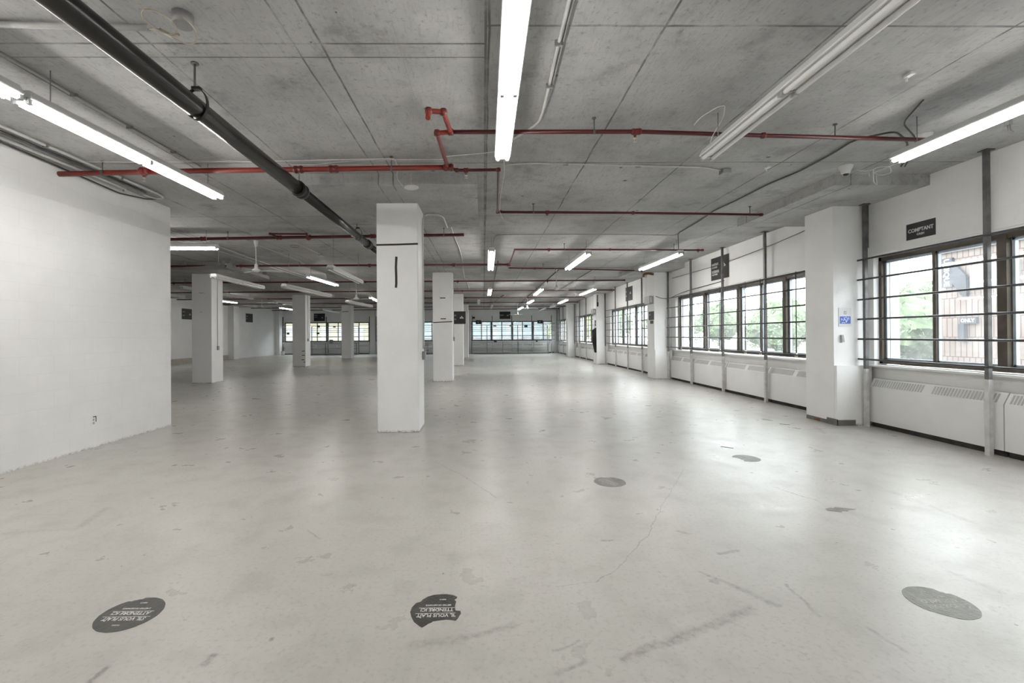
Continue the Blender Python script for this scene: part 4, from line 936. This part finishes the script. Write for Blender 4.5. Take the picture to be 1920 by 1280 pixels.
# notices on the nearest wall column
t = board('white notice with a blue panel taped to the nearest wall column', (5.405, 6.913, 1.505), (1, 0, 0), (0, 0, 1), .195, .275, [('#5', .022, .098, .215, 'CENTER', 1), ('#15', .013, .098, .195, 'CENTER', .8), ('#12', .013, .098, .178, 'CENTER', .8)], cat='notice', grp=None, name='paper_notice', th=.002, mat='paper', inkmat='greyink')
MB().box(.018, .178, -.004, -.0018, .035, .145).build('blue_panel', M['blue'], t)
g = MB()   # pale figure strokes on the blue panel
for a, b_ in (((.040, .120), (.035, .085)), ((.035, .085), (.055, .105)), ((.075, .13), (.085, .105)), ((.085, .105), (.065, .08)), ((.085, .105), (.11, .085)), ((.11, .085), (.105, .05)), ((.105, .05), (.125, .075)), ((.125, .075), (.13, .12)), ((.13, .12), (.155, .125)), ((.155, .125), (.15, .09)), ((.04, .045), (.07, .055)), ((.07, .055), (.09, .045)), ((.095, .13), (.12, .13))):
    dx, dy = b_[0]-a[0], b_[1]-a[1]; L = math.hypot(dx, dy); nx, ny = -dy/L*.005, dx/L*.005
    g.poly([(a[0]+nx, -.0041, a[1]+ny), (b_[0]+nx, -.0041, b_[1]+ny), (b_[0]-nx, -.0041, b_[1]-ny), (a[0]-nx, -.0041, a[1]-ny)], (0, -1, 0), .001)
g.build('pictogram', M['paper'], t)
g = MB(); g.loft([[(5.415, 6.915, 1.25), (5.425, 6.900, 1.25), (5.428, 6.900, 1.37), (5.418, 6.915, 1.37)], [(5.43, 6.88, 1.25), (5.433, 6.88, 1.25), (5.43, 6.885, 1.37), (5.427, 6.885, 1.37)]])
g.poly([(5.435, 6.912, 1.26), (5.485, 6.905, 1.26), (5.468, 6.905, 1.37), (5.430, 6.912, 1.37)], (0, -1, 0), .004)
o = g.build('card_holder', M['socket']); rebase(o, (5.43, 6.91, 1.25)); tag(o, 'small grey card holder below the blue notice on the nearest wall column', 'holder')
# electrical box, notices on second wall column
y2 = RY0 + STEP
t = thing('electrical_box', 'grey electrical box high on the side of the second wall column', 'electrical box', (RX, y2 + .33, 2.36), group=None)
MB().bevbox(-.13, 0, -.24, .24, 0, .24, .008).build('enclosure', M['box'], t); MB().box(-.10, -.07, -.246, -.238, .04, .20).build('latch', M['white'], t)
for z0, z1, a0, a1, lab in ((1.85, 2.12, .06, .52, 'black sign stack on the side of the second wall column, larger upper one'), (1.73, 1.83, .12, .40, 'small black sign below the larger one on the second wall column')):
    board(lab, (RX - .003, y2 + a1, z0), (0, -1, 0), (0, 0, 1), a1 - a0, z1 - z0, [('#4', .07, .06, z1 - z0 - .12, 'LEFT', 1)] if z1 - z0 > .2 else [], grp=None, name='small_sign', th=.006)
y3 = RY0 + 2*STEP
t = thing('switch_box', 'grey switch box high on the side of the third wall column', 'electrical box', (RX, y3 + .35, 2.36)); MB().bevbox(-.13, 0, -.24, .24, 0, .26, .008).build('enclosure', M['box'], t); MB().box(-.10, -.06, -.246, -.238, .06, .2).build('latch', M['white'], t)
# black cloth hung on the side of the third wall column
rows = []
for i in range(13):
    f = i/12; z = 1.72 - 1.17*f; y0 = y3 + .04 + .015*math.sin(f*9); y1 = y3 + .62 - .34*f**1.3 + .02*math.sin(f*13 + 1); d = .05 + .06*math.sin(f*3.0 + .3)
    if i == 0: y1 = y3 + .22; d = .03
    ring = [(RX - .003, y0, z), (RX - .003, y1, z)]
    for j in range(9):
        g_ = j/8; ring.append((RX - d*(.6 + .4*math.sin(g_*11 + f*2)) - .005, y1 + (y0 - y1)*g_, z - .01*math.sin(g_*7)))
    rows.append(ring)
o = MB().loft(rows, sm=True).build('hanging_cloth', M['coat']); rebase(o, (RX, y3 + .2, 1.72)); tag(o, 'black cloth hanging down the side of the third wall column', 'cloth')
for z0, z1, lab in ((1.80, 1.93, 'small dark notice over the black cloth, lower'), (1.95, 2.08, 'small dark notice over the black cloth, upper')):
    o = MB().box(RX - .008, RX - .001, y3 + .12, y3 + .34, z0, z1).build('small_notice', M['sign']); rebase(o, (RX - .004, y3 + .2, z0)); tag(o, lab, 'notice', 'small notices over the black cloth')
t = thing('cable_duct', 'dark narrow duct above the third wall column ledge', 'duct', (RX + .05, y3 + .04, 2.72)); MB().box(-.02, .03, -.03, .01, 0, .55).build('duct', M['steel'], t); MB().box(-.02, .045, -.035, .01, 0, .2).build('cover', M['lens'], t)
# things on the far left wall
t = thing('wall_box', 'grey box on the left wall just past the pilaster', 'wall box', (-15.949, 29.6, 2.64)); MB().box(0, .10, -.18, .18, 0, .26).build('enclosure', M['box'], t); MB().box(.10, .104, -.02, .15, .03, .23).build('door', M['socket'], t)
conduit('thin conduit dropping down the left wall from the grey box', [(-15.93, 29.6, 3.4), (-15.93, 29.6, 1.05)], .012, 'gconduit')
t = thing('wall_outlet', 'outlet with a torn dark edge low on the left block wall', 'outlet', (-4.99, 5.92, .28))
MB().box(0, .006, -.035, .035, 0, .115).build('cover_plate', M['block'], t); MB().box(.001, .0075, .030, .040, .045, .118).box(.001, .0075, -.01, .038, .108, .118).build('torn_gap', M['lens'], t)
MB().box(.006, .0072, -.014, .014, .02, .05).box(.006, .0072, -.014, .014, .062, .092).build('socket', M['socket'], t)

# ------------------------------------------------------------------ shelving by the back windows
def shelving(label, xs, talls, y0=34.95, y1=35.62):
    t = thing('shelving_unit', label, 'shelving', ((xs[0] + xs[-1])/2, (y0 + y1)/2, 0), group='grey shelving along the back wall'); ox, oy = t.location.x, t.location.y
    for i, x in enumerate(xs):
        top = 2.18 if i in talls else .92
        MB().box(x - .025 - ox, x + .025 - ox, y1 - .06 - oy, y1 - oy, 0, top).box(x - .025 - ox, x + .025 - ox, y0 - oy, y1 - .06 - oy, 0, .07).box(x - .022 - ox, x + .022 - ox, y0 - oy, y0 + .03 - oy, 0, .9).build('upright', M['upright' if i in talls else 'shelf'], t)
    for a, b_ in zip(xs, xs[1:]):
        for z, d, th in ((.11, 0, .04), (.48, .06, .03), (.87, .10, .035)):
            MB().box(a + .03 - ox, b_ - .03 - ox, y0 + d - oy, y1 - .06 - oy, z - th, z).box(a + .03 - ox, b_ - .03 - ox, y0 + d - .006 - oy, y0 + d - oy, z - th - .015, z + .008).build('shelf', M['shelf'], t)
    MB().box(xs[0] - ox, xs[-1] - ox, y1 - .05 - oy, y1 - .01 - oy, 2.155, 2.195).build('top_rail', M['upright'], t)
    MB().box(xs[0] - ox, xs[-1] - ox, y1 - .05 - oy, y1 - .02 - oy, 1.33, 1.36).build('cross_rail', M['upright'], t)
    return t
shelving('long low grey shelving under the right hand back windows', [-.92, .27, 1.48, 2.66, 3.87, 4.96], (0, 1, 3, 5))
shelving('grey shelving under the left hand back windows', [-13.26, -12.0, -10.8, -9.65], (0, 1, 3))
shelving('grey shelving under the middle back windows, seen between the columns', [-7.9, -6.7, -5.5, -4.3, -3.1], (0, 2, 4))
t = thing('white_container', 'tiny round white container at the foot of the leftmost back window', 'container', (-15.1, 34.7, .0)); MB().lathe((0, 0, 0), [(.09, 0), (.12, .08), (.12, .24), (.08, .30), (.001, .30)], 14).build('bucket', M['white'], t)

# ------------------------------------------------------------------ floor stickers
def circle_pts(r, n=56, f=None):
    out = []
    for i in range(n):
        a = 2*PI*i/n; rr = r*(f(a) if f else 1)
        if rr is None: continue
        out.append((rr*math.cos(a), rr*math.sin(a)))
    return out
STK = [('#7', .014, 0, .088, 'CENTER', 1), ("S'IL VOUS PLAÎT", .036, 0, .030, 'CENTER', .82), ('ATTENDRE ICI', .036, 0, -.016, 'CENTER', .82), ('2 MÈTRES DE DISTANCE', .0165, 0, -.050, 'CENTER', .80), ('MERCI', .014, 0, -.100, 'CENTER', .9)]
def sticker(label, x, y, rot, pts, lines, mat='sticker', ink='stickerink', rules=True, keep=None):
    t = thing('floor_sticker', label, 'floor sticker', (x, y, .0), rot, 'round waiting line stickers')
    MB().poly([(px, py, .0004) for px, py in pts], (0, 0, 1), .0011).build('disc', M[mat], t)
    mt = frame_matrix((0, 0, .0016), (1, 0, 0), (0, 1, 0))
    if lines:
        o = text_meshes([(s, sz, px, py, al, sq) for s, sz, px, py, al, sq in lines], mt, M[ink], t)
        for v in o.data.vertices: v.co.z = .0017 + (.0004 if v.co.z > .0016 else 0)
    if rules:
        g = MB(); g.box(-.118, .118, .0225, .0255, .0016, .0020).box(-.105, .105, -.0235, -.0205, .0016, .0020); g.build('rule_line', M[ink], t)
    return t
PIr = PI
def f1(a):
    return 1 + (.02 if 1.9 < a % (2*PI) < 2.0 else 0)
def nick(a):
    a = a % (2*PI)
    return .93 + .01*math.sin(a*40) if 4.9 < a < 5.35 else 1 + .004*math.sin(a*17)
sticker('round black waiting sticker at the lower left of the floor', -1.80, 2.352, PI, circle_pts(.146, 72, nick), STK)
def torn_outline():
    # in the sticker's own frame, x to the left of the picture after the half turn
    P = []
    for i in range(60):
        a = 2*PI*i/60; x, y = .146*math.cos(a), .146*math.sin(a)
        P.append([x, y])
    return P
# torn sticker outline from the photograph's silhouette, local frame (x right, y away) then turned
raw = [(-.146, -.01), (-.143, .03), (-.128, .066), (-.118, .072), (-.105, .078), (-.095, .100), (-.07, .127), (-.04, .141), (0, .147), (.03, .146), (.062, .135), (.085, .120), (.082, .105), (.070, .096), (.082, .076), (.079, .05), (.078, .03), (.081, .006), (.086, -.004), (.108, -.006), (.112, -.028), (.105, -.045), (.098, -.07), (.088, -.085), (.066, -.078), (.04, -.076), (.0, -.083), (-.022, -.088), (-.03, -.098), (-.045, -.108), (-.052, -.118), (-.07, -.135), (-.085, -.122), (-.115, -.09), (-.134, -.05)]
sticker('torn black waiting sticker with its right side missing, lower centre of the floor', -.235, 2.345, PI, [(-x, -y) for x, y in raw],
        [('#7', .014, 0, .088, 'CENTER', 1)][:0] + [("'IL VOUS PLAÎT", .036, .012, .030, 'CENTER', .82), ('TTENDRE ICI', .036, .012, -.016, 'CENTER', .80), ('MÈTRES DE DISTANCE', .0165, .008, -.050, 'CENTER', .80), ('MERCI', .014, -.01, -.100, 'CENTER', .9)], rules=False)
t_ = [o for o in bpy.data.objects if o.name.startswith('floor_sticker')][-1]
MB().box(-.084, .118, .0225, .0255, .0016, .0020).box(-.078, .105, -.0235, -.0205, .0016, .0020).build('rule_line', M['stickerink'], t_)
def nick3(a):
    a = a % (2*PI)
    return (.90 + .02*math.sin(a*30)) if 3.7 < a < 4.1 else (.95 if .6 < a < 1.2 else 1 + .004*math.sin(a*13))
sticker('faded waiting sticker at the lower right of the floor', 2.36, 2.358, PI, circle_pts(.148, 72, nick3), STK, 'oldsticker', 'oldink')
sticker('worn round sticker with striped letters in the middle of the floor', 1.19, 4.35, 2.2, circle_pts(.147, 60, lambda a: .88 if 5.4 < a < 5.9 else 1 + .01*math.sin(9*a)), STK[1:3], 'oldsticker', 'oldink')
sticker('faded sticker with a torn left edge near the window side light patch', 2.94, 5.12, 1.4, circle_pts(.142, 60, lambda a: .62 + .05*math.sin(a*9) if 1.4 < a < 2.6 else 1), [], 'oldsticker', 'oldink', rules=False)
sticker('small ragged remnant of a sticker between the two right hand ones', 2.81, 3.61, .3, [(-.11, .01), (-.09, .045), (-.03, .05), (-.015, .035), (.02, .045), (.05, .02), (.10, -.01), (.13, -.04), (.06, -.035), (.02, -.05), (-.01, -.03), (-.04, -.05), (-.07, -.02)], [], 'oldsticker', 'oldink', rules=False)
for x, y, lab in ((2.99, 5.62, 'short black strip lying on the floor beyond the faded sticker'), (4.62, 7.0, 'small dark scrap on the floor left of the nearest wall column')):
    o = MB().box(-.008, .008, -.07, .07, 0, .004).build('debris_strip', M['tape']); o.location = (x, y, 0); o.rotation_euler = (0, 0, .9); tag(o, lab, 'debris')
random.seed(4)
g = MB()
for i in range(14):
    x, y = 5.55 + random.random()*.22, 6.78 + random.random()*.08; s_ = .006 + random.random()*.012
    g.lathe((x, y, 0), [(s_, 0), (s_*.8, s_*.5), (.001, s_*.7)], 5, sm=False)
o = g.build('plaster_crumbs', M['paper']); o['kind'] = 'stuff'; tag(o, 'white plaster crumbs at the foot of the nearest wall column', 'debris')

# ------------------------------------------------------------------ outside
GZ = -1.0
o = MB().box(6.4, 120, -40, 160, GZ - .1, GZ).box(-70, 6.4, YEND + .45, 160, GZ - .1, GZ).build('ground_outside', M['asphalt']); struct(o)
o = MB().box(17, 60, 17, 27, GZ, GZ + .03).box(14, 80, 60, 110, GZ, GZ + .03).build('lawn', M['grass']); rebase(o, (30, 22, GZ)); o['kind'] = 'structure'
# brick building seen through the nearest window
t = thing('brick_building', 'pale brick building with shop signs outside the nearest window', 'building', (15, 8, GZ))
MB().box(0, 12, -20, 6.97, 0, 4.95).build('wall', M['brick'], t)
MB().box(-.08, 12.1, -20, 7.02, 4.95, 5.06).build('cornice', M['render'], t)
for a0, a1, z0, z1 in ((4.6, 5.9, 3.72, 4.42), (1.2, 3.6, 3.72, 4.42)):
    f_ = MB().box(-.06, .05, a0, a1, z0, z1).build('window', M['render'], t); MB().box(-.075, -.06, a0 + .08, a1 - .08, z0 + .08, z1 - .08).build('pane', M['bluegl'], f_)
def ext_sign(label, y0, y1, z0, z1, mat, txt, size, vert=False, x=14.9):
    tt = thing('shop_sign', label, 'sign', (x, y1, z0), group='shop signs on the brick building')
    MB().box(0, .08, y0 - y1, 0, 0, z1 - z0).build('panel', M[mat], tt)
    mt = frame_matrix((-.004, (y0 - y1)/2, (z1 - z0)/2), (0, 0, -1) if vert else (0, -1, 0), (0, -1, 0) if vert else (0, 0, 1))
    if txt: text_meshes([(txt, size, 0, -size*.35, 'CENTER', 1)], mt, M['ink'], tt)
    return tt
M['extsign'] = simple('slate_sign', (.025, .03, .038), .5)
def Yat(px, X=14.9):   # where a sight line through that column of the window meets the facade
    return X / ((px - CX)/F_PX + .0118) * 1.0
ext_sign('tall slate shop sign lettered UNIQUE on the brick building', 14.40, 14.72, 2.84, 3.77, 'extsign', 'UNIQUE', .235, True)
ext_sign('dark shop sign lettered ONLY on the brick building', 13.70, 14.19, 1.66, 1.86, 'extsign', 'ONLY', .15)
o = MB().box(14.86, 14.98, 14.02, 14.19, 1.10, 1.655).build('shop_poster', M['extsign']); rebase(o, (14.92, 14.1, 1.10)); tag(o, 'dark narrow poster below the ONLY sign outside', 'poster')
o = MB().poly([(14.86, 14.37, 3.65), (14.86, 13.95, 3.15), (14.86, 13.93, 2.5), (14.86, 14.1, 2.55), (14.86, 14.36, 2.95)], (1, 0, 0), .08).build('shop_banner', M['extsign']); rebase(o, (14.9, 14.3, 2.5)); tag(o, 'dark pointed banner beside the UNIQUE sign outside', 'banner')

def tree(label, x, y, h, r, seed, mat='leaf', nleaf=2600):
    rnd = random.Random(seed); t = thing('leafy_tree', label, 'tree', (x, y, GZ), group='trees outside the windows')
    MB().tube([(0, 0, 0), (.1, .05, h*.3), (.05, 0, h*.6)], [.16, .12, .06], 8).build('trunk', M['bark'], t)
    g = MB()
    for i in range(nleaf):
        u = rnd.random()*2*PI; v = math.acos(2*rnd.random() - 1); rr = r*(.55 + .45*rnd.random()**.4)*(1 + .25*math.sin(u*3 + seed)*math.sin(v*2.0))
        c = Vector((rr*math.sin(v)*math.cos(u), rr*math.sin(v)*math.sin(u), h*.62 + rr*math.cos(v)*.8)); s_ = r*(.022 + .028*rnd.random())
        a = Vector((rnd.gauss(0, 1), rnd.gauss(0, 1), rnd.gauss(0, 1))).normalized(); b_ = a.orthogonal().normalized()
        k = len(g.v); g.v += [c + a*s_, c + b_*s_, c - a*s_, c - b_*s_]; g.face((k, k+1, k+2, k+3))
    k0 = []
    for i in range(9):
        rg = []
        for j in range(14):
            v = PI*(i + .02)/8.04; u = 2*PI*j/14; rr = r*.80*(1 + .16*math.sin(u*3 + v*4 + seed) + .1*math.sin(u*5 - v*3))
            rg.append((rr*math.sin(v)*math.cos(u), rr*math.sin(v)*math.sin(u), h*.62 + rr*math.cos(v)*.8))
        k0.append(rg)
    g.loft(k0)
    g.build('foliage', M[mat], t)
TR = [(24, 26.0, 4.2, 3.0, 'bushy tree seen low through the left pane of the nearest window'), (31, 32.5, 5.2, 3.4, 'second bushy tree beyond the nearest window'), (31, 47, 5.4, 3.3, 'tree outside, left part of the second window'),
      (24.5, 38.5, 4.4, 2.4, 'tree outside the middle of the second window'), (34, 66, 6.5, 3.6, 'distant tree seen through the second window panes'), (24, 57, 5.4, 3.0, 'tree between the parked cars beyond the second window'),
      (30, 75, 6.5, 3.8, 'distant tree seen through the third window'), (24, 85, 7, 4.0, 'distant tree outside the fourth window')]
for i, (x, y, h_, r_, lab) in enumerate(TR): tree(lab, x, y, h_, r_, i + 1)
tree('yellow green tree outside the right end of the back windows', 8.7, 43.5, 5.5, 2.5, 33, 'leaf2', 3000)
def car(label, x, y, rz, mat):
    t = thing('parked_car', label, 'car', (x, y, GZ), rz, 'parked cars outside')
    pr = [(-2.1, .35), (-2.15, .75), (-1.9, .92), (-1.2, .98), (-.7, 1.42), (.7, 1.45), (1.35, .98), (2.0, .85), (2.15, .6), (2.1, .35)]
    MB().loft([[(a, s_*.86, b_) for a, b_ in pr] for s_ in (-1, 1)]).build('body', M[mat], t)
    MB().loft([[(a, s_*.865, b_) for a, b_ in ((-1.05, 1.0), (-.66, 1.36), (.66, 1.38), (1.18, 1.0))] for s_ in (-1, 1)]).build('side_window', M['carglass'], t)
    for a in (-1.3, 1.3):
        for s_ in (-.8, .8): MB().lathe((a, s_, .33), [(.2, -.1), (.33, -.09), (.33, .09), (.2, .1)], 18, 'y').build('wheel', M['tyre'], t)
car('white parked car seen low through the right part of the second window', 17.5, 29.5, 1.5, 'carw')
car('silver blue parked car seen through the second window', 17.5, 36, 1.55, 'carb')
car('white parked car farther off beyond the second window', 17.0, 43, 1.6, 'carw')
# building across the street behind the back windows
t = thing('office_building', 'pale glazed building across the street behind the back windows', 'building', (-3, 47, GZ))
MB().box(-24, 11.0, 0, 8, 0, 7).build('wall', M['render'], t)
MB().box(-24, 11.05, -.12, 0, 1.9, 2.1).box(-24, 11.05, -.12, 0, 4.0, 4.12).build('dark_band', M['band'], t)
for k in range(14):
    x0 = -7.4 + k*1.3
    f_ = MB().box(x0, x0 + 1.05, -.08, .02, 2.15, 3.9).build('window', M['render'], t); MB().box(x0 + .06, x0 + .99, -.1, -.08, 2.2, 3.85).build('pane', M['bluegl'], f_)
MB().box(-24, -8.3, -.16, 0, .0, 7).build('cream_wing', M['cream'], t)
for k in range(8):
    x0 = -22 + k*1.7
    f_ = MB().box(x0, x0 + .9, -.2, -.14, 1.6, 3.3).build('window', M['render'], t)
